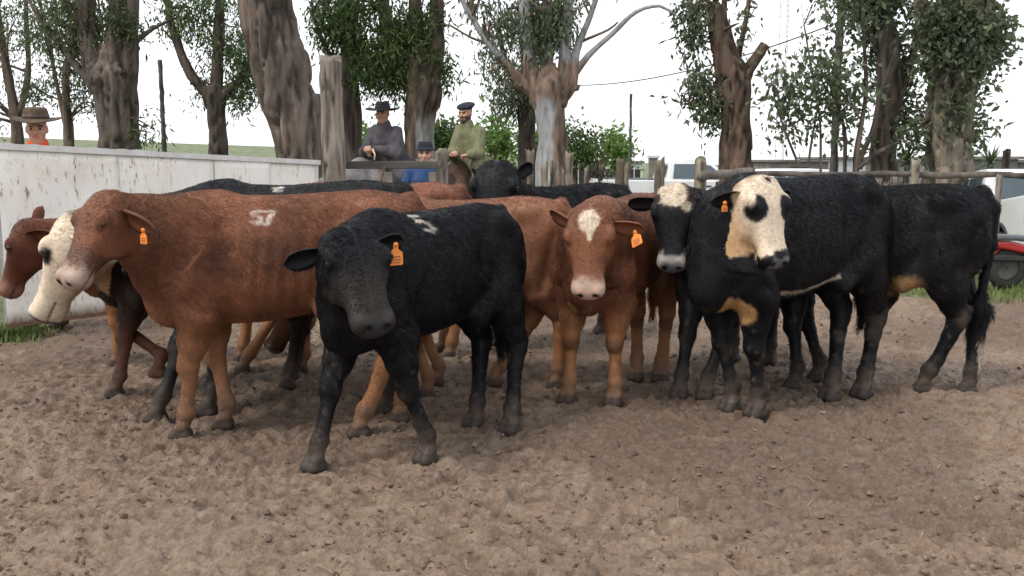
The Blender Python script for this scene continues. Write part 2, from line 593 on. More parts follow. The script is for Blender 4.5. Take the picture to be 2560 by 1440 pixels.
def grass_blades(name, label, pts, h, seed, mat, spread=0.03):
    """tufts of bent blades as one mass"""
    g = np.random.default_rng(seed)
    n = len(pts)
    az = g.uniform(0, 2 * np.pi, n)
    hh = h * g.uniform(0.5, 1.3, n)
    lean = g.uniform(0.1, 0.7, n)[:, None]
    d = np.stack([np.cos(az), np.sin(az), np.zeros(n)], 1)
    s = np.stack([-np.sin(az), np.cos(az), np.zeros(n)], 1) * 0.004
    up = np.array([0, 0, 1.0])
    p1 = pts + up * (hh * 0.55)[:, None] + d * lean * (hh * 0.35)[:, None]
    p2 = pts + up * (hh * 0.92)[:, None] + d * lean * (hh)[:, None]
    V = np.stack([pts - s, pts + s, p1 + s * 0.8, p1 - s * 0.8, p2 + s * 0.15, p2 - s * 0.15], 1).reshape(-1, 3)
    b = np.arange(n) * 6
    F = np.concatenate([np.stack([b, b + 1, b + 2, b + 3], 1), np.stack([b + 3, b + 2, b + 4, b + 5], 1)])
    c = mix(np.tile([0.06, 0.115, 0.022], (n, 1)), [0.14, 0.16, 0.05], g.random(n))
    o = np_mesh(name, V, F, mat, col=np.repeat(c, 6, 0))
    return tag(o, label, 'grass', kind='stuff')
M_GRASS = attr_mat('grass_blades', 0.6, 0.3, 0.15, 8)
def build_grass():
    g = np.random.default_rng(3)
    n = 26000
    x = g.uniform(1.5, 9.5, n); y = 9.6 + g.random(n) ** 1.4 * 6
    P = np.stack([x, y, np.zeros(n)], 1)
    ed = 10.7 - 0.85 * sstep(3.5, 5, x)
    keep = fbm(P, 1.5, 2, 8) + 0.6 > 1.6 - 2.4 * sstep(-0.5, 0.5, y - ed)
    P = P[keep]; P[:, 2] = terrain(P[:, 0], P[:, 1]) - 0.01
    grass_blades('grass', 'short green grass beyond the trampled mud behind the herd', P, 0.07, 4, M_GRASS)
    n = 1500
    c = gnd(5, 850)
    P = c + g.normal(0, 1, (n, 3)) * [0.2, 0.16, 0] + np.array([-0.08, 0.1, -0.02])
    grass_blades('grass', 'tuft of green grass at the foot of the gate hinge post', P, 0.1, 5, M_GRASS)
build_grass()
def build_clods():
    """loose crumbs of mud kicked up by hooves"""
    g = np.random.default_rng(12)
    n = 5200
    y = 2.9 + g.random(n) ** 1.3 * 6.0
    x = g.uniform(-0.6, 0.6, n) * (y + 0.8)
    P = np.stack([x, y, np.zeros(n)], 1)
    keep = fbm(P, 1.4, 2, 14) > -0.25
    P = P[keep]; n = len(P)
    P[:, 2] = mud_relief(P) + 0.004
    t = (1 + 5 ** 0.5) / 2
    I = np.array([(-1, t, 0), (1, t, 0), (-1, -t, 0), (1, -t, 0), (0, -1, t), (0, 1, t), (0, -1, -t), (0, 1, -t), (t, 0, -1), (t, 0, 1), (-t, 0, -1), (-t, 0, 1)]) / 1.9
    T = np.array([(0, 11, 5), (0, 5, 1), (0, 1, 7), (0, 7, 10), (0, 10, 11), (1, 5, 9), (5, 11, 4), (11, 10, 2), (10, 7, 6), (7, 1, 8), (3, 9, 4), (3, 4, 2), (3, 2, 6), (3, 6, 8), (3, 8, 9), (4, 9, 5), (2, 4, 11), (6, 2, 10), (8, 6, 7), (9, 8, 1)])
    r = 0.005 + 0.016 * g.random(n) ** 3
    V = I[None] * r[:, None, None] * g.uniform(0.55, 1.4, (n, 12, 1)) * g.uniform(0.7, 1.3, (n, 1, 3)) * np.array([1, 1, 0.7]) + P[:, None, :]
    F = (T[None] + (np.arange(n) * 12)[:, None, None]).reshape(-1, 3)
    c = mix(np.tile([0.19, 0.135, 0.10], (n, 1)), [0.10, 0.068, 0.05], g.random(n))
    o = np_mesh('mud_clods', V.reshape(-1, 3), F, M_CLOD, None, False, np.repeat(c, 12, 0))
    tag(o, 'loose crumbs of mud scattered over the trampled pen', 'mud', kind='stuff')
def build_straw():
    g = np.random.default_rng(31)
    n = 420
    y = 2.9 + g.random(n) ** 1.2 * 5.5
    x = g.uniform(-0.56, 0.56, n) * (y + 0.6)
    P = np.stack([x, y, np.zeros(n)], 1)
    az = g.uniform(0, 6.28, n); L = g.uniform(0.015, 0.05, n)[:, None]
    d = np.stack([np.cos(az), np.sin(az), g.normal(0, 0.15, n)], 1) * L
    s = np.stack([-np.sin(az), np.cos(az), np.zeros(n)], 1) * 0.0016
    A, B = P - d, P + d
    A[:, 2] = mud_relief(A * [1, 1, 0]) + 0.005; B[:, 2] = mud_relief(B * [1, 1, 0]) + 0.006
    V = np.stack([A - s, A + s, B + s, B - s], 1).reshape(-1, 3)
    b = np.arange(n) * 4
    c = mix(np.tile([0.34, 0.27, 0.16], (n, 1)), [0.20, 0.15, 0.09], g.random(n))
    o = np_mesh('straw', V, np.stack([b, b + 1, b + 2, b + 3], 1), M_CLOD, None, False, np.repeat(c, 4, 0))
    tag(o, 'thin bits of straw trodden into the mud', 'straw', kind='stuff')
M_CLOD = attr_mat('mud_crumbs', 0.85, 0.25, 0.25, 60)
build_clods()
build_straw()
# ------------------------------------------------------------------ cattle
M_SKIN = attr_mat('hide', 0.55, 0.18, 0.12, 30, 0.15)
M_COAT = attr_mat('coat_hair', 0.36, 0.17, 0.25, 9)
def eye_mat():
    m, nt, b = new_mat('animal_eye')
    f = noise_fac(nt, 40)
    nt.links.new(ramp(nt, f, [(0.3, (0.012, 0.008, 0.006)), (0.7, (0.03, 0.018, 0.01))]), b.inputs['Base Color'])
    b.inputs['Roughness'].default_value = 0.08
    return m
M_EYE = eye_mat()
M_TAG = flat_mat('orange_tag_plastic', (0.80, 0.25, 0.045), (0.68, 0.19, 0.03), 30, 0.45)
M_TAGP = flat_mat('tag_print', (0.25, 0.09, 0.04), (0.35, 0.14, 0.06), 30, 0.6)
MUD = np.array([0.135, 0.10, 0.078])
BLACK = np.array([0.0042, 0.0047, 0.0066]); RED = np.array([0.160, 0.062, 0.033]); WHITE = np.array([0.62, 0.52, 0.40])
BRAND = np.array([0.62, 0.56, 0.50])
DIGITS = {'5': [[(1, 2), (0.15, 2), (0.1, 1.15), (0.6, 1.25), (0.98, 0.9), (0.95, 0.3), (0.5, 0), (0.02, 0.2)]],
          '7': [[(0, 2), (1, 2), (0.35, 0)]], '=': [[(0, 1.6), (1, 1.6)], [(0.1, 0.8), (0.9, 0.7)]],
          '2': [[(0, 1.7), (0.5, 2), (0.95, 1.6), (0.1, 0.1), (1, 0)]], '3': [[(0, 2), (0.9, 1.9), (0.4, 1.1), (0.95, 0.6), (0.5, 0), (0, 0.2)]]}
def stroke_dist(uv, txt, size):
    d = np.full(len(uv), 9.0)
    for i, ch in enumerate(txt):
        for pl in DIGITS[ch]:
            for a, b in zip(pl[:-1], pl[1:]):
                a = np.array([a[0] + 1.5 * i - 0.75 * (len(txt) - 1) - 0.5, a[1] - 1]) * size / 2
                b = np.array([b[0] + 1.5 * i - 0.75 * (len(txt) - 1) - 0.5, b[1] - 1]) * size / 2
                ab = b - a
                t = np.clip(((uv - a) @ ab) / (ab @ ab), 0, 1)
                d = np.minimum(d, np.linalg.norm(uv - a - t[:, None] * ab, axis=1))
    return d

TORSO = {'cow': [(-0.70, 1.12, 0.98, 0.03), (-0.685, 1.17, 0.86, 0.10), (-0.64, 1.215, 0.78, 0.155), (-0.54, 1.25, 0.73, 0.195), (-0.40, 1.262, 0.69, 0.218),
                 (-0.20, 1.25, 0.64, 0.228), (0.0, 1.238, 0.60, 0.245), (0.2, 1.238, 0.58, 0.24), (0.36, 1.245, 0.575, 0.212), (0.48, 1.215, 0.585, 0.19),
                 (0.58, 1.13, 0.615, 0.16), (0.66, 1.02, 0.66, 0.11), (0.70, 0.92, 0.73, 0.04)],
         'horse': [(-0.74, 1.30, 1.10, 0.03), (-0.72, 1.36, 1.0, 0.12), (-0.66, 1.42, 0.94, 0.19), (-0.54, 1.47, 0.88, 0.235), (-0.36, 1.47, 0.82, 0.245),
                   (-0.12, 1.42, 0.76, 0.25), (0.1, 1.41, 0.73, 0.255), (0.28, 1.46, 0.73, 0.23), (0.42, 1.48, 0.75, 0.20), (0.54, 1.40, 0.80, 0.18),
                   (0.64, 1.26, 0.88, 0.14), (0.70, 1.14, 0.98, 0.05)]}
HEAD = {'cow': [(-0.045, -0.01, -0.10, 0.03), (-0.02, 0.03, -0.13, 0.075), (0.03, 0.05, -0.17, 0.098), (0.09, 0.052, -0.20, 0.112), (0.15, 0.046, -0.205, 0.112),
                (0.20, 0.034, -0.19, 0.098), (0.27, 0.018, -0.155, 0.076), (0.34, 0.008, -0.128, 0.068), (0.39, 0.004, -0.122, 0.075), (0.425, -0.004, -0.117, 0.075),
                (0.452, -0.02, -0.105, 0.062), (0.468, -0.045, -0.085, 0.03)],
        'horse': [(-0.03, 0.0, -0.08, 0.03), (0.0, 0.03, -0.13, 0.06), (0.06, 0.04, -0.19, 0.085), (0.13, 0.04, -0.22, 0.092), (0.22, 0.03, -0.20, 0.075),
                  (0.32, 0.015, -0.14, 0.056), (0.42, 0.005, -0.115, 0.052), (0.48, 0.0, -0.115, 0.056), (0.52, -0.02, -0.10, 0.05), (0.54, -0.05, -0.08, 0.02)]}
def ear_surface(base, ax, wd, nr, L, W, cup):
    nu, nv = 9, 7
    def sheet(off):
        P = []
        for i in range(nu):
            u = i / (nu - 1)
            w = W * (0.42 + 1.35 * u) * (1 - u ** 2.2) ** 0.6 if u < 1 else 0.003
            w = min(w, W)
            for j in range(nv):
                v = -1 + 2 * j / (nv - 1)
                P.append(base + ax * L * u + wd * (w * v * (1 - 0.1 * u)) + nr * (cup * (v * v - 0.75) * w / W - off - 0.02 * u * u))
        return np.array(P)
    A, B = sheet(0.0), sheet(0.009)
    F = []
    for i in range(nu - 1):
        for j in range(nv - 1):
            q = i * nv + j
            F.append((q, q + 1, q + nv + 1, q + nv))
            F.append((q + len(A) + nv, q + len(A) + nv + 1, q + len(A) + 1, q + len(A)))
    for i in range(nu - 1):
        for j, fl in ((0, 0), (nv - 1, 1)):
            q, r = i * nv + j, (i + 1) * nv + j
            F.append((q, r, r + len(A), q + len(A)) if not fl else (r, q, q + len(A), r + len(A)))
    return np.concatenate([A, B]), np.array(F)

def quadruped(name, label, cat, center, fwd, s, feet, poll, muzzle, colour, group=None, res=0.0125, strands=26000, seed=1, kind='cow', roll=0.0,
              ears=((0.05, 1, -0.2), (0.05, 1, -0.2)), tags=(), fur=1.0, girth=1.0, mud=1.0, tail=(0, 0), lift={}, sheath=False, hide=None, eye_r=0.021, headw=1.0, ear_s=1.0):
    """one animal: continuous body, eyes, tags, coat. feet: LF RF LH RH as world points or None"""
    yaw = math.atan2(fwd[1], fwd[0])
    root = empty(name, (center[0], center[1], 0), yaw, label, cat, group)
    Rw = np.array([[math.cos(yaw), -math.sin(yaw), 0], [math.sin(yaw), math.cos(yaw), 0], [0, 0, 1]])
    loc = np.array([center[0], center[1], 0.0])
    tl = lambda p: (Rw.T @ (np.asarray(p, float) - loc)) / s      # world -> unit local
    S = Solid()
    T = np.array(TORSO[kind]); T[:, 3] *= girth
    dz = 0.0 if kind == 'cow' else 0.19
    S.prof((0, 0, 0), np.eye(3), T, 2.25, 0.10, 0.06)
    fx, hx, fy, hy = 0.45, -0.53, 0.135 * girth, 0.135 * girth
    base = [(fx, fy), (fx, -fy), (hx, hy), (hx, -hy)]
    for i, (bx, by) in enumerate(base):
        sg = 1 if by > 0 else -1
        f = tl(feet[i]) if feet and feet[i] is not None else np.array([bx, by, 0.0])
        D = np.array([f[0] - bx, f[1] - by, 0.0])
        lf = lift.get(i, (0, 0, 0))            # hoof raised, knee pushed forward, fetlock pushed
        up = np.array([0, 0, lf[0]]); kn = np.array([lf[1], 0, lf[0] * 0.35]); fe = np.array([lf[2], 0, 0])
        P = lambda x, y, z, w: np.array([x, y * sg, z + dz * min(1, z * 2)]) + D * w
        if i < 2:
            S.ell(P(0.45, 0.135, 0.93, 0), (0.155, 0.085, 0.25), k=0.07)
            S.chain([(P(0.50, 0.15, 0.78, 0), 0.12), (P(0.43, 0.15, 0.64, 0.12), 0.104), (P(0.445, 0.142, 0.50, 0.32) + kn * 0.5, 0.068),
                     (P(0.455, 0.137, 0.41, 0.5) + kn, 0.052)], 0.045)
            S.chain([(P(0.462, 0.137, 0.405, 0.5) + kn, 0.054), (P(0.463, 0.137, 0.365, 0.53) + kn, 0.053), (P(0.452, 0.136, 0.325, 0.6) + kn * 0.8 + up * 0.3, 0.039), (P(0.45, 0.135, 0.19, 0.82) + up * 0.7 + fe * 0.7, 0.034),
                     (P(0.446, 0.135, 0.13, 0.95) + up + fe, 0.044), (P(0.458, 0.135, 0.085, 1) + up + fe, 0.038)], 0.016)
            ft = P(0.475, 0.135, 0.0, 1) + up + fe
        else:
            S.ell(P(-0.50, 0.125, 0.93, 0), (0.17, 0.105, 0.25), k=0.08)
            S.chain([(P(-0.43, 0.125, 0.80, 0.05), 0.14), (P(-0.50, 0.14, 0.66, 0.22), 0.106), (P(-0.57, 0.137, 0.54, 0.42) + kn * 0.6, 0.062),
                     (P(-0.605, 0.135, 0.47, 0.5) + kn, 0.05)], 0.05)
            S.chain([(P(-0.665, 0.135, 0.515, 0.48) + kn, 0.026), (P(-0.645, 0.135, 0.475, 0.5) + kn, 0.042), (P(-0.612, 0.135, 0.435, 0.52) + kn, 0.055), (P(-0.592, 0.135, 0.35, 0.6) + kn * 0.8 + up * 0.3, 0.043),
                     (P(-0.57, 0.135, 0.20, 0.82) + up * 0.7 + fe * 0.7, 0.037), (P(-0.552, 0.135, 0.13, 0.95) + up + fe, 0.046), (P(-0.538, 0.135, 0.085, 1) + up + fe, 0.04)], 0.018)
            S.cone(P(-0.36, 0.17, 0.76, 0.05), P(-0.2, 0.2, 0.66, 0), 0.07, 0.05, 0.08)
            ft = P(-0.525, 0.135, 0.0, 1) + up + fe
            S.ell(P(-0.42, 0.175, 1.165, 0), (0.07, 0.045, 0.05), k=0.07)
        for t in (-1, 1):
            S.cone(ft + np.array([-0.012, t * 0.019, 0.062]), ft + np.array([0.032, t * 0.024, 0.012]), 0.033, 0.03, 0.007)
            S.cone(ft + np.array([-0.025, t * 0.022, 0.012]), ft + np.array([0.03, t * 0.024, 0.008]), 0.034, 0.03, 0.007)
    # head frame
    p, mz = tl(poll), tl(muzzle)
    e1 = unit(mz - p)
    e3 = np.array([0, 0, 1.0]) - e1 * e1[2]
    e3 = unit(e3)
    e2 = np.cross(e3, e1)
    cr, sr = math.cos(roll), math.sin(roll)
    e2, e3 = e2 * cr + e3 * sr, e3 * cr - e2 * sr
    HL = 0.465 if kind == 'cow' else 0.54
    hs = np.linalg.norm(mz - p) / HL
    HR = np.stack([e1, e2, e3], 1)
    hp = lambda x, y, z: p + HR @ (np.array([x, y, z]) * hs)
    # neck
    nk = 0.0 if kind == 'cow' else 0.19
    S.cone((0.36, 0, 1.13 + nk), hp(0.01, 0, -0.055), 0.10, 0.062 * hs, 0.10)
    mid0, mid1 = np.array([0.44, 0, 0.98 + nk]), hp(0.09, 0, -0.10)
    mm = (mid0 + mid1) / 2 + np.array([0.03, 0, 0.0])
    S.chain([(mid0, 0.185), (mm, 0.132), (mid1, 0.092 * hs)], 0.10)
    S.cone((0.53, 0, 0.82 + nk), hp(0.13, 0, -0.15), 0.15, 0.066 * hs, 0.10)
    if kind == 'cow':
        S.ell((0.58, 0, 0.68), (0.12, 0.085, 0.12), k=0.09)
        S.chain([((0.64, 0, 0.66), 0.055), ((np.array([0.64, 0, 0.66]) + hp(0.12, 0, -0.2)) / 2 - np.array([0, 0, 0.03]), 0.04), (hp(0.12, 0, -0.17), 0.035)], 0.08)
    HT = np.array(HEAD[kind]) * hs
    HT[:, 3] *= headw
    S.prof(p, HR, HT, 2.3, -0.22, 0.045)
    for t in (-1, 1):
        S.ell(hp(0.125, t * 0.098 * headw, 0.022), np.array([0.045, 0.024, 0.028]) * hs, HR, 0.03)
        S.ell(hp(0.17, t * 0.07 * headw, -0.12), np.array([0.085, 0.03, 0.065]) * hs, HR, 0.05)
        S.ell(hp(0.425, t * 0.052, -0.022), np.array([0.032, 0.024, 0.028]) * hs, HR, 0.025)
        S.ell(hp(0.452, t * 0.044, -0.03), np.array([0.02, 0.011, 0.014]) * hs, HR, 0.012, 'sub')
        S.ell(hp(0.41, t * 0.068, -0.09), np.array([0.055, 0.01, 0.005]) * hs, HR, 0.008, 'sub')
    S.ell(hp(0.40, 0, -0.105), np.array([0.05, 0.045, 0.03]) * hs, HR, 0.03)
    if sheath:
        S.chain([((-0.02, 0, 0.61), 0.07), ((-0.13, 0, 0.575), 0.06), ((-0.10, 0, 0.48), 0.035), ((-0.075, 0, 0.435), 0.02)], 0.05)
    # tail
    tx, tsw = tail
    tp = [((-0.64, 0, 1.21 + dz), 0.045), ((-0.70, 0.01 + tx * 0.1, 1.12 + dz), 0.035), ((-0.705, tx * 0.4, 0.9 + dz), 0.027), ((-0.675 + tsw * 0.4, tx * 0.8, 0.70), 0.022),
          ((-0.66 + tsw, tx, 0.52), 0.03), ((-0.65 + tsw, tx, 0.34), 0.012)]
    S.chain(tp, 0.03)
    V, F = S.mesh(res / s)
    # ears belong to the same skin
    for t, (dx, dy, dzz) in zip((1, -1), ears):
        b0 = hp(0.05, t * 0.082 * headw, -0.05)
        ax = unit(HR @ np.array([dx, t * dy, dzz]))
        nr = unit(e3 * 0.55 + e1 * 0.75 - ax * np.dot(ax, e3 * 0.55 + e1 * 0.75))
        wd = np.cross(nr, ax)
        EV, EF = ear_surface(b0, ax, wd, nr, (0.205 if kind == 'cow' else 0.17) * hs * ear_s, (0.056 if kind == 'cow' else 0.032) * hs * (0.4 + 0.6 * ear_s), 0.03 * hs)
        F = np.concatenate([F, EF + len(V)]); V = np.concatenate([V, EV])
        for tg in tags:
            if tg[0] != t: continue
            tcn = b0 + ax * tg[1] * hs + nr * 0.012
            down = unit(np.array([0, 0, -1.0]) * tg[2] + wd * tg[3])
            side = unit(np.cross(down, nr)); nn = np.cross(side, down)
            k = tg[4] * hs
            poly = [(-0.012, 0.0), (0.012, 0.0), (0.012, 0.02), (0.034, 0.036), (0.036, 0.088), (0.03, 0.094), (-0.03, 0.094), (-0.036, 0.088), (-0.034, 0.036), (-0.012, 0.02)]
            M4 = np.eye(4); M4[:3, 0] = side * k * s; M4[:3, 1] = nn * s; M4[:3, 2] = down * k * s; M4[:3, 3] = (tcn) * s
            to = MB().prism(poly, -0.002, 0.002, M4).build('ear_tag', M_TAG, root)
            pr = MB()
            for r0, w0 in ((0.052, 0.021), (0.066, 0.024), (0.079, 0.018)):
                pr.prism([(-w0, r0), (w0, r0), (w0, r0 + 0.006), (-w0, r0 + 0.006)], -0.0035, 0.0035, M4)
            pr.build('tag_print', M_TAGP, to)
            bt = MB(); bt.lathe([(0.0005, -0.006), (0.011, -0.006), (0.011, 0.004), (0.0005, 0.004)], 10, (tcn + nn * 0.002) * s, np.stack([side, down, nn], 1)); bt.build('tag_button', M_TAG, to, True)
    N = vert_normals(V, F)
    # muscle and bone under the hide: hollows and swellings along lines on the flanks
    dsp = np.zeros(len(V))
    X2 = V[:, [0, 2]]
    for (ax_, az_), (bx_, bz_), wd_, dp_ in (((0.27, 0.62), (0.30, 1.08), 0.05, -0.016), ((0.60, 0.72), (0.53, 1.10), 0.045, -0.015), ((-0.26, 1.13), (-0.22, 0.98), 0.08, -0.026), ((-0.33, 0.98), (-0.27, 0.72), 0.05, -0.014),
                                         ((-0.60, 1.02), (-0.53, 0.68), 0.035, -0.014), ((0.42, 1.12), (0.47, 0.82), 0.05, 0.012), ((-0.40, 0.92), (-0.46, 0.74), 0.07, 0.014), ((0.38, 0.66), (0.5, 0.72), 0.03, -0.012), ((-0.12, 1.18), (0.2, 1.18), 0.03, -0.006)):
        a2, b2 = np.array([ax_, az_ + dz]), np.array([bx_, bz_ + dz])
        ab = b2 - a2
        tt = np.clip(((X2 - a2) @ ab) / (ab @ ab), 0, 1)
        dd = np.linalg.norm(X2 - a2 - tt[:, None] * ab, axis=1)
        dsp += dp_ * np.exp(-(dd / wd_) ** 2)
    ribs = sstep(-0.22, -0.1, V[:, 0]) * sstep(0.27, 0.18, V[:, 0]) * sstep(0.62 + dz, 0.75 + dz, V[:, 2]) * sstep(1.15 + dz, 1.02 + dz, V[:, 2])
    dsp += ribs * 0.002 * np.sin((V[:, 0] + 0.12 * (V[:, 2] - 0.9)) * 2 * np.pi / 0.072)
    dsp *= sstep(0.07, 0.12, np.abs(V[:, 1])) * (np.linalg.norm(V - p, axis=1) > 0.5 * hs)
    dsp += 0.004 * fbm(V, 6, 2, seed + 70)
    V = V + N * dsp[:, None]
    N = vert_normals(V, F)
    hc = lambda Q: ((Q - p) @ HR) / hs
    lb = lambda px, py, d: tl(at(px, py, d))
    def colf(Qs):                                  # Qs in scaled local metres
        Q = Qs / s
        H = hc(Q)
        c = colour(Q, H, lb)
        nz = fbm(Q, 9, 3, seed + 50)
        z = Q[:, 2] - dz * 0.5
        m = sstep(0.26, 0.02, z + 0.12 * nz) * 0.7 * mud + sstep(0.1, 0.6, nz) * sstep(0.85, 0.35, z) * 0.35 * mud + sstep(0.35, 0.6, fbm(Q, 34, 2, seed + 33)) * sstep(0.95, 0.3, z) * 0.4 * mud + sstep(0.2, 0.6, fbm(Q, 5, 3, seed + 55)) * sstep(-0.3, -0.6, Q[:, 0]) * 0.25 * mud
        onhead = ((H[:, 0] > -0.05) & (H[:, 0] < 0.5) & (np.abs(H[:, 1]) < 0.3) & (np.abs(H[:, 2]) < 0.24))
        m = np.where(onhead, 0, m)
        c = mix(c, MUD * 0.8, np.clip(m, 0, 0.9))
        c = mix(c, np.array([0.04, 0.033, 0.029]), sstep(0.058, 0.046, z) * 0.85)
        return c
    V = V * s
    C = colf(V)
    np_mesh('body', V, F, M_SKIN, root, True, C)
    for t in (-1, 1):
        e = MB()
        e.lathe([(math.sin(a) * eye_r * hs * s, -math.cos(a) * eye_r * hs * s) for a in np.linspace(0.02, math.pi - 0.02, 9)], 12, hp(0.146, t * 0.102 * headw, 0.012) * s)
        e.build('eye', M_EYE, root, True)
    if strands:
        def lenf(Qs):
            Q = Qs / s
            H = hc(Q)
            L = np.full(len(Q), 0.021 * fur)
            L *= 0.75 + 0.5 * sstep(-0.5, 0.5, fbm(Q, 5, 2, seed + 9))
            L = np.where(Q[:, 2] < 0.5 + dz, L * 0.55, L)
            hd = (H[:, 0] > -0.06) & (H[:, 0] < 0.5) & (np.abs(H[:, 1]) < 0.14) & (np.abs(H[:, 2]) < 0.23)
            L = np.where(hd, 0.011 * fur * (1 + 1.1 * sstep(0.12, 0.0, H[:, 0])), L)
            L = np.where(hd, L * sstep(0.43, 0.36, H[:, 0] + 0.3 * np.minimum(H[:, 2] + 0.03, 0)), L)
            er = np.linalg.norm(H - np.array([0.142, 0, 0.004]) - np.sign(H[:, 1:2]) * np.array([0, 0.1 * headw, 0]), axis=1)
            L = np.where(er < 0.026, 0, L)
            L = np.where(Q[:, 2] < 0.05, 0.0, L)
            tl_ = (Q[:, 0] < -0.61 + max(tsw, 0)) & (Q[:, 2] < 0.62) & (Q[:, 2] > 0.28) & (np.abs(Q[:, 1] - tx) < 0.09)
            L = np.where(tl_, 0.07, L)
            return L * s
        def flowf(Qs):
            Q = Qs / s
            H = hc(Q)
            fl = np.tile(np.array([-0.8, 0, -0.75]), (len(Q), 1))
            fl[Q[:, 2] < 0.6] = np.array([-0.25, 0, -1.0])
            hd = (H[:, 0] > -0.06) & (H[:, 0] < 0.5) & (np.abs(H[:, 1]) < 0.14) & (np.abs(H[:, 2]) < 0.23)
            fl[hd] = -e1 * 0.5 + np.sign(H[hd, 1:2]) * e2[None, :] * 0.7
            return fl
        hair('coat', V, F, vert_normals(V, F), strands, colf, lenf, flowf, M_COAT, root, seed)
    return root

# --- coats
def patch(c, Q, ctr, rad, to, seed=0, soft=0.12, rag=0.22, fr=14):
    d = np.sqrt((((Q - np.asarray(ctr)) / np.asarray(rad)) ** 2).sum(1)) + rag * vnoise(Q, fr, seed) + 0.1 * vnoise(Q, fr * 3, seed + 5)
    return mix(c, to, sstep(1 + soft, 1 - soft, d))
def nose(c, H, pad, ring=None, lip=None):
    hd = (np.abs(H[:, 1]) < 0.12) & (np.abs(H[:, 2] + 0.05) < 0.14)
    rg = 0.02 * vnoise(H, 28, 3) + 0.012 * vnoise(H, 70, 4)
    if ring is not None: c = mix(c, ring, np.where(hd, sstep(0.33, 0.40, H[:, 0] + rg - 0.25 * np.maximum(0.03 - np.abs(H[:, 1]), 0) + 0.15 * np.maximum(-H[:, 2] - 0.06, 0)), 0))
    c = mix(c, pad, np.where(hd, sstep(0.418, 0.434, H[:, 0] + 0.4 * rg) * sstep(-0.085, -0.07, H[:, 2]) * sstep(0.066, 0.052, np.abs(H[:, 1])), 0))
    c = mix(c, np.array([0.012, 0.009, 0.008]), sstep(0.024, 0.014, np.sqrt(((H[:, 0] - 0.452) * 0.8) ** 2 + (np.abs(H[:, 1]) - 0.044) ** 2 + (H[:, 2] + 0.03) ** 2)))
    c = mix(c, np.array([0.03, 0.02, 0.017]), np.where(hd & (H[:, 0] > 0.35), sstep(0.006, 0.002, np.abs(H[:, 2] + 0.09)) * 0.7, 0))
    return c
def eye_rim(c, H, tone, r=0.034):
    d = np.sqrt((H[:, 0] - 0.142) ** 2 + ((np.abs(H[:, 1]) - 0.1) * 0.8) ** 2 + (H[:, 2] - 0.004) ** 2)
    return mix(c, tone, sstep(r, r * 0.7, d))
def coat_red(tone=RED, dark=0.45, seed=0, belly=None):
    def base(Q, H):
        n = fbm(Q, 3.2, 3, seed)
        c = mix(np.tile(tone, (len(Q), 1)), tone * dark * 0.8, sstep(-0.05, 0.45, n) * 0.8)
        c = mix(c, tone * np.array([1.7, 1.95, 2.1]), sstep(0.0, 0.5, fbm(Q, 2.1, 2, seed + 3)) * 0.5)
        c = mix(c, tone * np.array([1.35, 1.55, 1.7]), sstep(1.12, 1.24, Q[:, 2]) * 0.5)  # paler, bluer back: sky sheen painted into the coat
        c = mix(c, np.array([0.33, 0.15, 0.062]), sstep(0.66, 0.36, Q[:, 2] + 0.12 * n) * 0.8)  # lower legs painted pale orange, as if in warm light
        return c
    return base
def coat_black(seed=0, tone=BLACK):
    def base(Q, H):
        n = fbm(Q, 3.0, 3, seed)
        return mix(np.tile(tone, (len(Q), 1)), tone * np.array([2.2, 1.9, 1.7]), sstep(0.1, 0.75, n) * 0.6)
    return base
def branded(c, Q, ctr, txt, size, zs=1.0, seed=0, slant=0.0, side=1):
    vv = (Q[:, 2] - ctr[2]) * 0.75 - (np.abs(Q[:, 1]) - abs(ctr[1])) * 0.75
    uv = np.stack([-(Q[:, 0] - ctr[0]) * side + slant * vv, vv * zs], 1)
    d = stroke_dist(uv, txt, size) + 0.006 * vnoise(Q, 40, seed) + 0.005 * vnoise(Q, 90, seed + 1)
    t = sstep(0.018, 0.008, d) * (Q[:, 1] * side > -0.02) * (0.55 + 0.6 * vnoise(Q, 34, seed + 2))
    return mix(c, BRAND, np.clip(t, 0, 0.95))

PINK = np.array([0.40, 0.275, 0.225]); GREYNOSE = np.array([0.045, 0.045, 0.05]); TAN = np.array([0.36, 0.21, 0.09])
# ------------------------------------------------------------------ the herd
HERD = 'calves herded together in the pen'
def calf_a():
    b = coat_black(11)
    def col(Q, H, lb):
        c = b(Q, H)
        c = mix(c, np.array([0.034, 0.026, 0.02]), sstep(0.1, 0.3, H[:, 0]) * (np.abs(H[:, 1]) < 0.13) * (np.abs(H[:, 2]) < 0.22) * 0.6)
        c = branded(c, Q, lb(1060, 552, 4.72), '5', 0.14, 1.1, 3, 0.35)
        c = nose(c, H, np.array([0.022, 0.022, 0.025]))
        return eye_rim(c, H, np.array([0.06, 0.05, 0.042]), 0.031)
    quadruped('calf', 'black calf in front of the herd, head lowered, white number 5 on its back', 'calf', (-0.44, 4.93), (-0.60, -0.80), 0.96,
              [gnd(1072, 1150), gnd(795, 1168), gnd(1275, 1078), gnd(1188, 1062)], at(870, 588, 4.24), at(952, 818, 3.99), col, HERD, 0.0115, 90000, 21,
              ears=((-0.12, 1, 0.15), (0.12, 1, -0.35)), tags=((1, 0.12, 1, 0.0, 0.98),), fur=1.2, tail=(0.0, 0.0), roll=0.0, headw=1.3, ear_s=0.85)
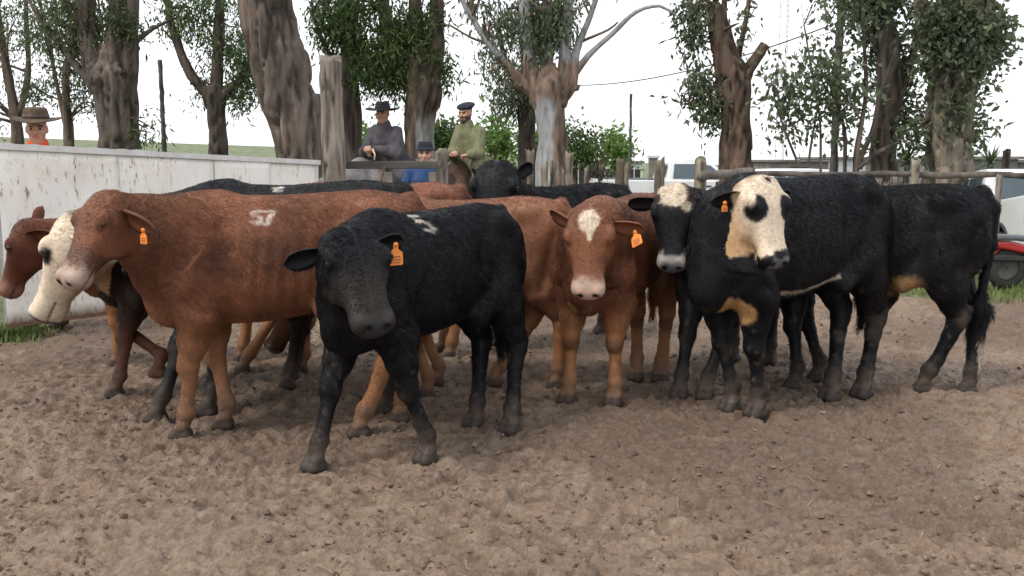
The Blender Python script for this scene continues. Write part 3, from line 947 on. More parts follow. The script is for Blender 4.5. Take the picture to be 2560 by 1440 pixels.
def calf_brown():
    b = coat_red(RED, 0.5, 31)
    def col(Q, H, lb):
        c = b(Q, H)
        c = mix(c, RED * 0.4, sstep(0.35, 0.0, np.abs(Q[:, 0] - 0.62)) * sstep(0.7, 0.9, Q[:, 2]) * 0.5)  # shading of neck and shoulder painted darker
        c = mix(c, RED * np.array([1.5, 1.9, 2.0]), sstep(0.62, 0.4, Q[:, 2]) * (Q[:, 0] > 0.25) * 0.6)  # forelegs painted brighter to carry the light falling on them
        c = branded(c, Q, lb(650, 510, 4.87), '57', 0.08, 1.1, 5, 0.0)
        c = mix(c, np.array([0.07, 0.045, 0.035]), (sstep(0.24, 0.30, H[:, 0]) * (np.abs(H[:, 1]) < 0.12) * (np.abs(H[:, 2]) < 0.2)) * 0.6)
        c = nose(c, H, PINK * 0.8, np.array([0.36, 0.27, 0.22]))
        return eye_rim(c, H, np.array([0.05, 0.025, 0.015]), 0.03)
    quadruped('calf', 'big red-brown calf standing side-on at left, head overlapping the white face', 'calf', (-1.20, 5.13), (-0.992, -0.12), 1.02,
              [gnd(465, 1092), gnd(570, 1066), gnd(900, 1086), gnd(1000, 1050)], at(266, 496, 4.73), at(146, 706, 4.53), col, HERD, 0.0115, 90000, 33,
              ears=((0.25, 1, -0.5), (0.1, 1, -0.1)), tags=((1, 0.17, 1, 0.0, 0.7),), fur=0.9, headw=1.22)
def calf_whiteface():
    b = coat_black(41, np.array([0.02, 0.011, 0.008]))
    def col(Q, H, lb):
        c = b(Q, H)
        c = mix(c, RED * 0.8, sstep(0.55, 0.35, Q[:, 2]) * 0.7 * (Q[:, 0] > 0.2))
        hd = (np.abs(H[:, 1]) < 0.16) & (H[:, 2] > -0.23) & (H[:, 2] < 0.12)
        c = mix(c, WHITE, sstep(-0.05, -0.01, H[:, 0] - 0.25 * np.minimum(H[:, 2] + 0.02, 0) * -1 + 0.01 * vnoise(H, 30, 3)) * hd)
        c = mix(c, TAN * 0.9, sstep(-0.12, -0.17, H[:, 2]) * hd * (H[:, 0] > 0.1) * 0.7)  # golden jaw: warm sun glow put into the colour
        c = patch(c, H * [1, 1, 0.6], (0.155, 0.1, 0.0), (0.05, 0.06, 0.026), BLACK, 9, 0.15, 0.15, 30)
        c = nose(c, H, GREYNOSE)
        return mix(c, GREYNOSE, sstep(0.435, 0.45, H[:, 0] + 0.01 * vnoise(H, 40, 2)) * hd)
    quadruped('calf', 'dark calf with a plain white face walking behind the red-brown calf', 'calf', (-1.95, 6.12), (-0.99, -0.1), 0.94,
              [gnd(298, 988), gnd(345, 985), None, None], at(184, 548, 5.66), at(80, 788, 5.64), col, HERD, 0.014, 34000, 43,
              ears=((0.0, 0.25, -1), (0, 1, -0.1)), lift={1: (0.13, 0.1, -0.16)}, headw=1.3)
def calf_hidden_black():
    b = coat_black(51)
    def col(Q, H, lb):
        c = b(Q, H)
        c = mix(c, WHITE, sstep(0.10, 0.05, H[:, 0]) * (np.abs(H[:, 1]) < 0.1) * (H[:, 2] > -0.1))
        return branded(c, Q, lb(690, 458, 5.5), '=', 0.08, 1.0, 7)
    quadruped('calf', 'black calf hidden behind the big red-brown one, only its back and legs showing', 'calf', (-1.30, 5.62), (-1, 0.04), 1.055,
              [gnd(405, 1050), gnd(528, 1036), None, None], at(345, 515, 5.36), at(330, 690, 5.25), col, HERD, 0.015, 34000, 53,
              ears=((0.0, 0.3, 0.9), (0, 1, -0.1)), girth=0.88)
def calf_left_edge():
    b = coat_red(RED * np.array([0.55, 0.45, 0.45]), 0.4, 61)
    def col(Q, H, lb):
        c = b(Q, H)
        return nose(c, H, PINK * 0.7, np.array([0.2, 0.1, 0.07]))
    quadruped('calf', 'dark red calf with its head at the left edge of the picture', 'calf', (-2.45, 6.9), (-0.97, -0.2), 0.86,
              None, at(62, 562, 6.55), at(-6, 735, 6.5), col, HERD, 0.016, 26000, 63, ears=((-0.3, 0.5, -0.6), (-0.7, 0.5, 0.2)), headw=1.2)
def calf_head_down():
    b = coat_red(RED * np.array([0.9, 0.85, 0.85]), 0.4, 71)
    def col(Q, H, lb):
        c = b(Q, H)
        hd = (np.abs(H[:, 1]) < 0.14) & (np.abs(H[:, 2]) < 0.22)
        c = mix(c, RED * 0.35, sstep(0.12, 0.2, H[:, 0]) * hd * 0.8)
        c = mix(c, TAN, sstep(0.10, 0.06, np.abs(H[:, 0] - 0.1)) * hd * 0.6)
        c = branded(c, Q, lb(960, 468, 6.6), '=', 0.1, 1, 9)
        return nose(c, H, PINK * 0.3, RED * 0.5)
    quadruped('calf', 'brown calf reaching its head down, seen under the red-brown belly', 'calf', (-1.02, 6.95), (-0.97, -0.24), 1.02,
              [gnd(760, 930), gnd(617, 932), None, None], at(742, 740, 6.35), at(662, 870, 6.2), col, HERD, 0.016, 28000, 73, headw=1.0)
def calf_brown_rump():
    b = coat_red(RED * np.array([1.05, 1.1, 1.1]), 0.5, 81)
    def col(Q, H, lb):
        c = b(Q, H)
        return branded(c, Q, lb(1070, 492, 5.85), '=', 0.11, 1, 11)
    quadruped('calf', 'red-brown calf behind the black number 5 calf, its rump showing at right', 'calf', (-0.30, 6.18), (-0.99, 0.1), 0.965,
              [gnd(1075, 990), gnd(1100, 960), gnd(1388, 968), gnd(1237, 962)], at(905, 560, 5.95), at(850, 760, 5.8), col, HERD, 0.0135, 44000, 83, girth=0.95)
def calf_black_poll():
    b = coat_black(91)
    def col(Q, H, lb):
        c = b(Q, H)
        return branded(c, Q, lb(1392, 462, 7.1), '3', 0.11, 0.8, 13)
    quadruped('calf', 'black calf raising its curly head above the backs in front of the riders', 'calf', (0.36, 7.6), (-0.86, -0.5), 1.0,
              None, at(1243, 418, 6.85), at(1222, 590, 6.62), col, HERD, 0.014, 34000, 93, ears=((-0.75, 0.8, -0.1), (-0.5, 0.7, -0.5)), fur=2.0, headw=1.3, ear_s=0.72)
def calf_blaze():
    b = coat_red(RED * np.array([0.92, 0.9, 0.9]), 0.45, 101)
    def col(Q, H, lb):
        c = b(Q, H)
        up = (H[:, 2] > -0.08)
        c = patch(c, H * [1, 1, 0.2], (0.052, 0, 0), (0.07, 0.058, 1), WHITE * 0.9, 5, 0.1, 0.12, 25)
        c = patch(c, H * [1, 1, 0.2], (0.125, 0.004, 0), (0.045, 0.018, 1), WHITE * 0.85, 6, 0.1, 0.1, 25)
        c = mix(c, RED * np.array([1.5, 1.6, 1.2]), sstep(0.05, 0.02, np.abs(H[:, 0] - 0.2)) * (np.abs(H[:, 1]) < 0.13) * (np.abs(H[:, 2]) < 0.2) * 0.35)
        c = patch(c, Q, (0.66, -0.05, 0.62), (0.06, 0.05, 0.04), TAN, 8)
        c = mix(c, np.array([0.05, 0.025, 0.018]), sstep(0.06, 0.02, np.abs(Q[:, 2] - 0.36)) * 0.6)
        return nose(c, H, np.array([0.50, 0.33, 0.26]), np.array([0.40, 0.29, 0.23]))
    quadruped('calf', 'red-brown calf facing the camera with a white diamond on its forehead', 'calf', (0.70, 6.12), (-0.46, -0.89), 0.975,
              [gnd(1537, 1008), gnd(1422, 1002), gnd(1650, 950), gnd(1590, 945)], at(1476, 535, 5.32), at(1468, 742, 5.18), col, HERD, 0.0115, 60000, 103,
              ears=((0.16, 1, -0.15), (-0.3, 0.6, -0.35)), tags=((1, 0.15, 0.8, 0.5, 0.95),), headw=1.2)
def calf_white_poll():
    b = coat_black(111)
    def col(Q, H, lb):
        c = b(Q, H)
        c = mix(c, np.array([0.03, 0.015, 0.012]), sstep(1.15, 1.25, Q[:, 2]) * 0.6)
        c = patch(c, H * [1, 1, 0.3], (0.02, -0.012, 0), (0.085, 0.085, 1), WHITE * 0.85, 15, 0.12, 0.3, 22)
        c = patch(c, H, (0.105, 0.07, 0.03), (0.028, 0.03, 0.06), WHITE * 0.45, 17, 0.2, 0.3, 30)
        c = nose(c, H, np.array([0.10, 0.10, 0.11]), np.array([0.26, 0.23, 0.21]))
        hd = (np.abs(H[:, 1]) < 0.12) & (np.abs(H[:, 2] + 0.05) < 0.14)
        return mix(c, BLACK, hd * sstep(0.40, 0.375, H[:, 0]) * sstep(0.32, 0.35, H[:, 0]) * (np.abs(H[:, 1]) < 0.05) * (H[:, 2] > -0.05))
    quadruped('calf', 'black-faced calf with a white tuft on its poll and a pale muzzle', 'calf', (1.50, 6.4), (-0.45, -0.89), 1.0,
              [gnd(1765, 992), gnd(1700, 990), None, None], at(1690, 478, 5.6), at(1678, 672, 5.45), col, HERD, 0.012, 50000, 113,
              ears=((0.06, 1, -0.25), (0.1, 1, -0.2)), tags=((1, 0.13, 1, 0.1, 0.85),), fur=1.1, headw=1.15)
def calf_patched():
    b = coat_black(121)
    def col(Q, H, lb):
        c = b(Q, H)
        hd = (np.abs(H[:, 1]) < 0.15) & (H[:, 2] > -0.235) & (H[:, 2] < 0.1) & (H[:, 0] > -0.06)
        rag = 0.012 * vnoise(H, 30, 4) + 0.006 * vnoise(H, 80, 5)
        front = H[:, 2] + 0.10 + rag + 0.04 * sstep(0.1, 0.3, H[:, 0])
        face = sstep(-0.01, 0.008, front) * sstep(-0.045, -0.02, H[:, 0] + rag) * sstep(0.405, 0.385, H[:, 0] + 2 * rag + 0.35 * np.maximum(H[:, 1], 0))
        cheek = sstep(0.10, 0.13, H[:, 0] + rag) * sstep(0.36, 0.33, H[:, 0] + rag) * (H[:, 1] < 0.02)
        w = np.clip(np.maximum(face, cheek), 0, 1) * hd * sstep(0.135, 0.12, np.abs(H[:, 1]) - 0.03 * (H[:, 1] < 0) + rag + 0.25 * np.maximum(0.05 - H[:, 0], 0))
        c = mix(c, WHITE, w)
        c = mix(c, TAN * 1.5, w * sstep(-0.01, -0.17, H[:, 2] + 2 * rag) * 0.75)
        e = np.sqrt(((H[:, 0] - 0.150) / 0.074) ** 2 + ((np.abs(H[:, 1]) - 0.092) / 0.056) ** 2 + ((H[:, 2] - 0.0) / 0.085) ** 2) + 6 * rag
        c = mix(c, BLACK * 1.3, sstep(1.12, 0.92, e))
        c = mix(c, BLACK, sstep(0.03, 0.01, np.sqrt((H[:, 0] + 0.0) ** 2 + (H[:, 1] - 0.01) ** 2) + rag) * hd)
        c = nose(c, H, np.array([0.10, 0.10, 0.11]))
        # throat stripe, brisket patch and the pale line along the girth
        thr = (hd == 0)
        c = patch(c, Q, lb(1850, 645, 5.30), (0.085, 0.075, 0.18), TAN * 1.25, 21, 0.1, 0.25, 12)
        c = patch(c, Q, lb(1862, 775, 5.28), (0.085, 0.065, 0.085), TAN * 1.1, 22, 0.1, 0.25, 12)
        c = patch(c, Q, lb(1808, 745, 5.3), (0.03, 0.06, 0.07), TAN * 1.1, 23, 0.1, 0.25, 12)
        x = Q[:, 0]
        line = 0.645 + 0.5 * np.maximum(0.13 - x, 0) ** 1.6 + 0.004 * vnoise(Q, 20, 7)
        c = mix(c, WHITE * 0.55, sstep(0.015, 0.007, np.abs(Q[:, 2] - line)) * (Q[:, 1] > 0.1) * (x < 0.26) * (x > -0.16))
        return eye_rim(c, H, np.array([0.05, 0.045, 0.045]), 0.03)
    quadruped('calf', 'black calf with a pale face, black eye patches and tan brisket', 'calf', (1.66, 5.70), (-0.83, -0.555), 1.085,
              [gnd(1896, 1036), gnd(1832, 1024), gnd(2155, 988), gnd(2075, 996)], at(1904, 456, 5.18), at(1957, 662, 5.02), col, HERD, 0.0115, 70000, 123,
              ears=((0.1, 1, -0.2), (0.16, 0.8, -0.35)), tags=((1, 0.08, 1, 0.0, 0.75), (-1, 0.12, 1, 0.0, 0.5)), fur=0.8, roll=-0.05, headw=1.24, ear_s=0.9)
def calf_right():
    b = coat_black(131)
    def col(Q, H, lb):
        c = b(Q, H)
        c = mix(c, BLACK * 2.6, sstep(0.0, 0.5, fbm(Q, 6, 3, 3)) * sstep(1.0, 1.2, Q[:, 2]) * 0.5)  # patchy sky sheen painted along the upper back
        c = patch(c, Q, lb(2262, 715, 5.98), (0.10, 0.2, 0.07), TAN * 0.6, 25, 0.3, 0.35, 10)
        c = patch(c, Q, lb(2195, 738, 6.0), (0.14, 0.25, 0.03), TAN * 0.45, 26, 0.3, 0.35, 10)
        sw = (Q[:, 0] < -0.66) & (Q[:, 2] < 0.36)
        c = mix(c, RED * 0.6, (Q[:, 2] < 0.50) * (np.abs(Q[:, 0] + 0.09) < 0.07) * (np.abs(Q[:, 1]) < 0.06) * 1.0)
        return mix(c, WHITE * 0.5, sw * sstep(0.37, 0.31, Q[:, 2]))
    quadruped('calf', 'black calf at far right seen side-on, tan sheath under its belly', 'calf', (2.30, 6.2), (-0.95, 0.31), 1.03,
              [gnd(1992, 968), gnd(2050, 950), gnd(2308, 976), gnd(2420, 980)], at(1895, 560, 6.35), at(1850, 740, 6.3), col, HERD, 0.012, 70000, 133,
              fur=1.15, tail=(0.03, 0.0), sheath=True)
for f in (calf_a, calf_brown, calf_whiteface, calf_hidden_black, calf_left_edge, calf_head_down, calf_brown_rump, calf_black_poll, calf_blaze, calf_white_poll, calf_patched, calf_right):
    f()
# ------------------------------------------------------------------ gate, posts, fences
def bark_mat(name, rough=0.85, b=0.5):
    return attr_mat(name, rough, 0.2, 0.35, 14, b, vec_scale=(1, 1, 0.2))
M_WOOD = bark_mat('weathered_wood')
M_BARK = bark_mat('bark', 0.9, 0.7)
def post_mesh(name, base, h, r, seed, parent=None, tone=(0.16, 0.135, 0.11), lean=(0, 0), top=0.04, n=20):
    """a split, weathered post with an uneven top"""
    k = max(6, int(h / 0.05))
    t = np.linspace(0, 1, k)
    pts = np.stack([base[0] + lean[0] * t, base[1] + lean[1] * t, base[2] - 0.1 + (h + 0.1) * t], 1)
    V, F = tube_grid(pts, np.full(k, r) * (1.08 - 0.12 * t), n)
    A = V - np.repeat(pts, n, 0)
    Ls = np.array([1, 1, 0.12])
    nz = fbm(V * Ls + seed, 1.6 / r, 3, seed)
    crack = sstep(0.16, 0.02, np.abs(vnoise(V * np.array([1, 1, 0.07]) + seed, 2.2 / r, seed + 3)))
    V = V + A * (0.30 * nz - 0.22 * crack + 0.1 * vnoise(V, 0.5 / r, seed + 2))[:, None]
    ti = np.arange((k - 1) * n, k * n)
    V[ti, 2] += top * vnoise(V[ti] * 1.0 + seed, 0.8 / r, seed + 5) + top * 0.4 * vnoise(V[ti], 3 / r, seed)
    ctr = V[ti].mean(0) - np.array([0, 0, top * 0.6])
    V = np.vstack([V, ctr])
    F = [f for f in F] + [(ti[i], ti[(i + 1) % n], len(V) - 1, len(V) - 1) for i in range(n)]
    F = np.array(F)
    tone = np.array(tone)
    c = mix(np.tile(tone, (len(V), 1)), tone * 0.35, sstep(0.0, 0.5, fbm(V[:len(V)] * np.array([1, 1, 0.1]), 2.6 / r, 3, seed + 8)) * 0.9)
    c[:len(crack)] = mix(c[:len(crack)], tone * 0.2, crack * 0.8)
    c = mix(c, tone * np.array([1.5, 1.5, 1.45]), sstep(0.15, 0.6, fbm(V * np.array([1, 1, 0.15]), 0.9 / r, 2, seed + 11)) * 0.7)
    tri = F[:, 2] == F[:, 3]
    me = bpy.data.meshes.new(name)
    me.from_pydata([tuple(map(float, v)) for v in V], [], [tuple(f[:3]) if t_ else tuple(f) for f, t_ in zip(F.tolist(), tri)])
    a = me.color_attributes.new('Col', 'FLOAT_COLOR', 'POINT')
    c4 = np.ones((len(V), 4), np.float32); c4[:, :3] = c
    a.data.foreach_set('color', c4.ravel())
    me.polygons.foreach_set('use_smooth', np.full(len(me.polygons), True))
    return link_mesh(name, me, M_WOOD, parent)
def rail_mesh(name, a, b, hh, th, seed, parent=None, tone=(0.13, 0.11, 0.09)):
    a, b = np.asarray(a, float), np.asarray(b, float)
    L = np.linalg.norm(b - a)
    d = (b - a) / L
    sd = unit(np.cross(d, (0, 0, 1))); up = np.cross(sd, d)
    k = max(8, int(L / 0.08))
    ring = [(-1, -1), (0, -1.05), (1, -1), (1.05, 0), (1, 1), (0, 1.05), (-1, 1), (-1.05, 0)]
    V, F = [], []
    for i in range(k):
        c = a + d * (L * i / (k - 1))
        for s_, u_ in ring: V.append(c + sd * (s_ * th / 2) + up * (u_ * hh / 2))
    V = np.array(V)
    V += (np.stack([vnoise(V, 1.7, seed + j) for j in range(3)], 1) * 0.02) + (np.stack([vnoise(V, 9, seed + 5 + j) for j in range(3)], 1) * 0.01)
    for i in range(k - 1):
        for j in range(8):
            q = (j + 1) % 8
            F.append((i * 8 + j, i * 8 + q, (i + 1) * 8 + q, (i + 1) * 8 + j))
    F += [(0, 7, 6, 1), (1, 6, 5, 2), (2, 5, 4, 3)]
    e = (k - 1) * 8
    F += [(e + 1, e + 6, e + 7, e), (e + 2, e + 5, e + 6, e + 1), (e + 3, e + 4, e + 5, e + 2)]
    tone = np.array(tone)
    c = mix(np.tile(tone, (len(V), 1)), tone * 0.3, sstep(0, 0.45, fbm(V, 7, 3, seed)) * 0.9)
    c = mix(c, tone * 1.5, sstep(0.2, 0.6, fbm(V, 2.3, 2, seed + 9)) * 0.6)
    return np_mesh(name, V, np.array(F), M_WOOD, parent, True, c)

def gate_sheet_mat():
    m, nt, b = new_mat('white_painted_sheet')
    n1 = noise_fac(nt, 3.2, 6, 0.65, vec_scale=(1, 1, 0.6))
    n2 = noise_fac(nt, 26, 5, 0.7, vec_scale=(1, 1, 0.28))
    tc = nt.nodes.new('ShaderNodeTexCoord'); sp = nt.nodes.new('ShaderNodeSeparateXYZ')
    nt.links.new(tc.outputs['Object'], sp.inputs['Vector'])
    paint = ramp(nt, n1, [(0.3, (0.80, 0.815, 0.82)), (0.52, (0.80, 0.77, 0.71)), (0.75, (0.66, 0.60, 0.50))])
    chip = ramp(nt, n2, [(0.56, (0, 0, 0)), (0.63, (1, 1, 1))])
    pl = ramp(nt, n1, [(0.42, (0, 0, 0)), (0.60, (1, 1, 1))])
    ml = nd(nt, 'ShaderNodeMixRGB', blend_type='MULTIPLY'); ml.inputs['Fac'].default_value = 1
    nt.links.new(chip, ml.inputs['Color1']); nt.links.new(pl, ml.inputs['Color2'])
    mx = nd(nt, 'ShaderNodeMixRGB'); nt.links.new(ml.outputs['Color'], mx.inputs['Fac'])
    nt.links.new(paint, mx.inputs['Color1']); mx.inputs['Color2'].default_value = (0.22, 0.16, 0.11, 1)
    # rust creeping up from the bottom hem
    ad = nd(nt, 'ShaderNodeMath', operation='MULTIPLY_ADD'); ad.inputs[1].default_value = 0.35
    nt.links.new(n2, ad.inputs[0]); nt.links.new(sp.outputs['Z'], ad.inputs[2])
    rf = ramp(nt, ad.outputs['Value'], [(0.26, (1, 1, 1)), (0.36, (0, 0, 0))])
    mr = nd(nt, 'ShaderNodeMixRGB'); nt.links.new(rf, mr.inputs['Fac'])
    nt.links.new(mx.outputs['Color'], mr.inputs['Color1']); mr.inputs['Color2'].default_value = (0.30, 0.17, 0.08, 1)
    nt.links.new(mr.outputs['Color'], b.inputs['Base Color'])
    b.inputs['Roughness'].default_value = 0.5
    bump(nt, b, n1, 0.15, 0.01)
    return m
M_SHEET = gate_sheet_mat()
M_WHITE = flat_mat('white_paint', (0.66, 0.67, 0.67), (0.55, 0.54, 0.5), 9, 0.5)
M_RUST = flat_mat('rusty_iron', (0.20, 0.11, 0.055), (0.10, 0.06, 0.04), 20, 0.8, bmp=0.3)
M_DARKW = flat_mat('dark_tarred_timber', (0.045, 0.045, 0.042), (0.09, 0.085, 0.075), 7, 0.75, bmp=0.4, vec_scale=(0.3, 1, 1))
def build_gate():
    A, B = np.array([-4.06, 7.62]), np.array([-2.02, 10.15])
    d = B - A; L = float(np.linalg.norm(d)); yaw = math.atan2(d[1], d[0])
    r = empty('sheet_metal_gate', (A[0], A[1], 0), yaw, 'long white sheet metal gate with flaking paint at the left of the pen', 'gate')
    zt = lambda x: 1.585 - 0.135 * x / L
    edges = [0, 1.02, 1.98, 2.62, L]
    for i in range(4):
        x0, x1 = edges[i] + 0.0012, edges[i + 1] - 0.0012
        nx, nz = 14, 14
        V = []
        for j in range(nz + 1):
            for k in range(nx + 1):
                x = x0 + (x1 - x0) * k / nx
                z = 0.14 + (zt(x) - 0.03 - 0.14) * j / nz
                V.append((x, 0.0, z))
        V = np.array(V)
        V[:, 1] = 0.012 * vnoise(V, 1.6, 5 + i) + 0.006 * vnoise(V, 5, 9 + i) + 0.004 * i % 0.008
        fr = [(j * (nx + 1) + k, j * (nx + 1) + k + 1, (j + 1) * (nx + 1) + k + 1, (j + 1) * (nx + 1) + k) for j in range(nz) for k in range(nx)]
        o = np_mesh('sheet_panel', V, np.array(fr), M_SHEET, r)
        s = o.modifiers.new('thickness', 'SOLIDIFY'); s.thickness = 0.004
    k = 60
    V, F = [], []
    for i in range(k + 1):
        x = -0.02 + (L + 0.02) * i / k
        rg = 0.012 * random.Random(i).random() if x < 1.3 else 0.002
        z = zt(max(x, 0))
        for y, dz in ((-0.022, -0.045), (-0.024, 0.0 + rg), (0.024, 0.002 + rg * 0.5), (0.022, -0.045)): V.append((x, y, z + dz - 0.005))
    for i in range(k):
        for j in range(4):
            q = (j + 1) % 4
            F.append((i * 4 + j, i * 4 + q, (i + 1) * 4 + q, (i + 1) * 4 + j))
    F += [(0, 3, 2, 1), (k * 4, k * 4 + 1, k * 4 + 2, k * 4 + 3)]
    np_mesh('top_cap', V, np.array(F), M_WHITE, r, False)
    MB().box((L / 2, 0.0, 0.125), (L, 0.035, 0.03)).build('bottom_bar', M_RUST, r)
    MB().box((0.02, 0.028, 0.86), (0.05, 0.03, 1.42)).build('stile', M_WHITE, r)
    MB().box((L - 0.03, 0.028, 0.80), (0.05, 0.03, 1.3)).build('stile', M_WHITE, r)
    for z in (0.5, 1.0): MB().box((L / 2, 0.03, z), (L - 0.15, 0.03, 0.04)).build('back_rail', M_RUST, r)
    o = post_mesh('hinge_post', (-4.22, 7.60, 0), 1.40, 0.085, 77, None, (0.12, 0.10, 0.085))
    tag(o, 'short weathered hinge post at the left end of the white gate', 'post')
    p = gd(836, 10.35)
    o = post_mesh('gate_post', p, 2.52, 0.125, 78, None, (0.21, 0.18, 0.15), (-0.02, 0), 0.07, 40)
    tag(o, 'tall thick weathered gate post at the end of the white gate', 'post')
build_gate()

def fence_post(parent, px, ytop, w, d, seed, tone=(0.17, 0.15, 0.12), org=None, lean=0.0):
    t = at(px, ytop, d)
    g = terrain(t[0], t[1])
    b = np.array([t[0], t[1], g]) - org
    post_mesh('post', b, t[2] - g, w * d / 2400 / 2, seed, parent, tone, (lean, 0), 0.05, 16)
def build_fences():
    # timber gate in front of the riders
    d = 10.6
    a, b = at(862, 414, d), at(1094, 411, d)
    r = empty('timber_gate', (a[0], a[1], 0), 0, 'dark timber gate rails beside the tall gate post', 'gate')
    o = np.array([a[0], a[1], 0.0])
    for i, (y0, y1, hh) in enumerate(((414, 411, 0.085), (475, 470, 0.07), (535, 530, 0.07))):
        p, q = at(862, y0, d), at(1094, y1, d)
        R = MB().box(((p + q) / 2 - o), (np.linalg.norm(q - p), 0.05, hh)).build('rail', M_DARKW, r, bevel=0.006)
    for px in (972, 1081):
        p = at(px, 424, d - 0.045)
        MB().box(np.array([p[0], p[1], p[2] / 2 + 0.1]) - o, (0.075, 0.035, p[2] - 0.25)).build('upright', M_WOOD if False else flat_mat('pale_batten', (0.20, 0.17, 0.13), (0.12, 0.10, 0.08), 8, 0.8, bmp=0.3), r)
    p, q = at(948, 470, d - 0.05), at(962, 415, d - 0.05)
    MB().tube([p - o, q - o], 0.012, 6).build('latch_strap', M_RUST, r)
    # corral posts in the middle
    d = 11.2
    o = np.array([gd(1400, d)[0], d, 0.0])
    r = empty('corral_fence', o, 0, 'row of uneven split posts behind the herd, left of the white pickup', 'fence')
    for i, (px, yt, w, dd) in enumerate(((1104, 373, 30, 10.7), (1326, 376, 22, 11.2), (1361, 412, 19, 11.0), (1383, 410, 17, 11.1), (1423, 381, 21, 11.4), (1408, 420, 10, 11.4), (1466, 416, 12, 11.6))):
        fence_post(r, px, yt, w, dd, 200 + i, (0.19, 0.165, 0.135) if i % 2 == 0 else (0.15, 0.125, 0.10), o)
    for z0, z1 in ((0.98, 0.94), (0.5, 0.5)):
        p, q = at(1104, 400, 10.75), at(1475, 400, 11.5)
        p[2], q[2] = z0, z1 - 0.05
        rail_mesh('rail', p + [0, 0.12, 0] - o, q + [0, 0.12, 0] - o, 0.09, 0.05, 31 + int(z0 * 10), r)
    o = np.array([gd(1650, 11.8)[0], 11.8, 0.0])
    r = empty('corral_fence', o, 0, 'leaning fence posts and a low rail in front of the white pickup', 'fence')
    for i, (px, yt, w, dd) in enumerate(((1551, 396, 24, 11.6), (1567, 413, 10, 11.5), (1653, 399, 21, 11.8), (1642, 416, 11, 11.7), (1752, 399, 29, 11.9), (1873, 414, 9, 12.4))):
        fence_post(r, px, yt, w, dd, 230 + i, (0.12, 0.095, 0.075) if i in (0, 5) else (0.17, 0.15, 0.115), o)
    p, q = at(1745, 437, 11.8), at(1882, 432, 12.35)
    rail_mesh('rail', p - o, q - o, 0.1, 0.06, 61, r, (0.15, 0.135, 0.115))
    p, q = at(1545, 560, 11.65), at(1882, 555, 12.45)
    rail_mesh('rail', p - o, q - o, 0.1, 0.06, 62, r)
    # right side fence
    o = np.array([gd(2350, 11.5)[0], 11.5, 0.0])
    r = empty('corral_fence', o, 0, 'rough rail fence with grey posts at right, behind the black calf', 'fence')
    for i, (px, yt, w, dd) in enumerate(((2160, 428, 14, 12.3), (2290, 401, 23, 11.4), (2516, 376, 22, 17.2), (2499, 436, 15, 10.9), (2640, 392, 16, 11.6), (2190, 448, 10, 12.3), (2740, 390, 22, 11.3))):
        fence_post(r, px, yt, w, dd, 260 + i, (0.09, 0.07, 0.055) if i == 2 else (0.19, 0.17, 0.14), o)
    p, q = at(1885, 436, 12.5), at(2290, 437, 11.55)
    rail_mesh('rail', p - o, q - o, 0.065, 0.045, 71, r, (0.10, 0.088, 0.075))
    p, q = at(2284, 437, 11.52), at(2745, 438, 11.35)
    rail_mesh('rail', p - o, q - o, 0.065, 0.045, 72, r, (0.10, 0.088, 0.075))
    for j, px in enumerate((2146, 2164, 2180, 2200, 2216, 2234, 2252, 2268)):
        fence_post(r, px, 446 + (j * 7) % 5 * 3, 13 + (j % 3) * 2, 12.15 - j * 0.06, 290 + j, (0.17, 0.15, 0.125) if j % 2 else (0.11, 0.095, 0.08), o)
    p, q = at(2130, 620, 12.1), at(2745, 640, 11.35)
    rail_mesh('rail', p - o, q - o, 0.085, 0.06, 73, r)
build_fences()
# ------------------------------------------------------------------ trees
def leaf_mat():
    m, nt, b = new_mat('leaves')
    a = nt.nodes.new('ShaderNodeAttribute'); a.attribute_name = 'Col'
    f = noise_fac(nt, 3)
    g = ramp(nt, f, [(0.3, (0.8,) * 3), (0.7, (1.2,) * 3)])
    mx = nd(nt, 'ShaderNodeMixRGB', blend_type='MULTIPLY'); mx.inputs['Fac'].default_value = 1
    nt.links.new(a.outputs['Color'], mx.inputs['Color1']); nt.links.new(g, mx.inputs['Color2'])
    nt.links.new(mx.outputs['Color'], b.inputs['Base Color'])
    b.inputs['Roughness'].default_value = 0.45
    b.inputs['Specular IOR Level'].default_value = 0.35
    tr = nt.nodes.new('ShaderNodeBsdfTranslucent')
    nt.links.new(mx.outputs['Color'], tr.inputs['Color'])
    ms = nd(nt, 'ShaderNodeMixShader'); ms.inputs['Fac'].default_value = 0.4
    nt.links.new(b.outputs['BSDF'], ms.inputs[1]); nt.links.new(tr.outputs['BSDF'], ms.inputs[2])
    nt.links.new(ms.outputs['Shader'], nt.nodes['Material Output'].inputs['Surface'])
    return m
M_LEAF = leaf_mat()
EUC = ((0.035, 0.055, 0.024), (0.085, 0.115, 0.045), (0.13, 0.15, 0.075))
DARKG = ((0.026, 0.05, 0.017), (0.07, 0.12, 0.034), (0.12, 0.165, 0.05))
FRESH = ((0.08, 0.15, 0.035), (0.14, 0.24, 0.055), (0.20, 0.31, 0.085))
GREYG = ((0.055, 0.076, 0.044), (0.115, 0.145, 0.08), (0.185, 0.21, 0.13))
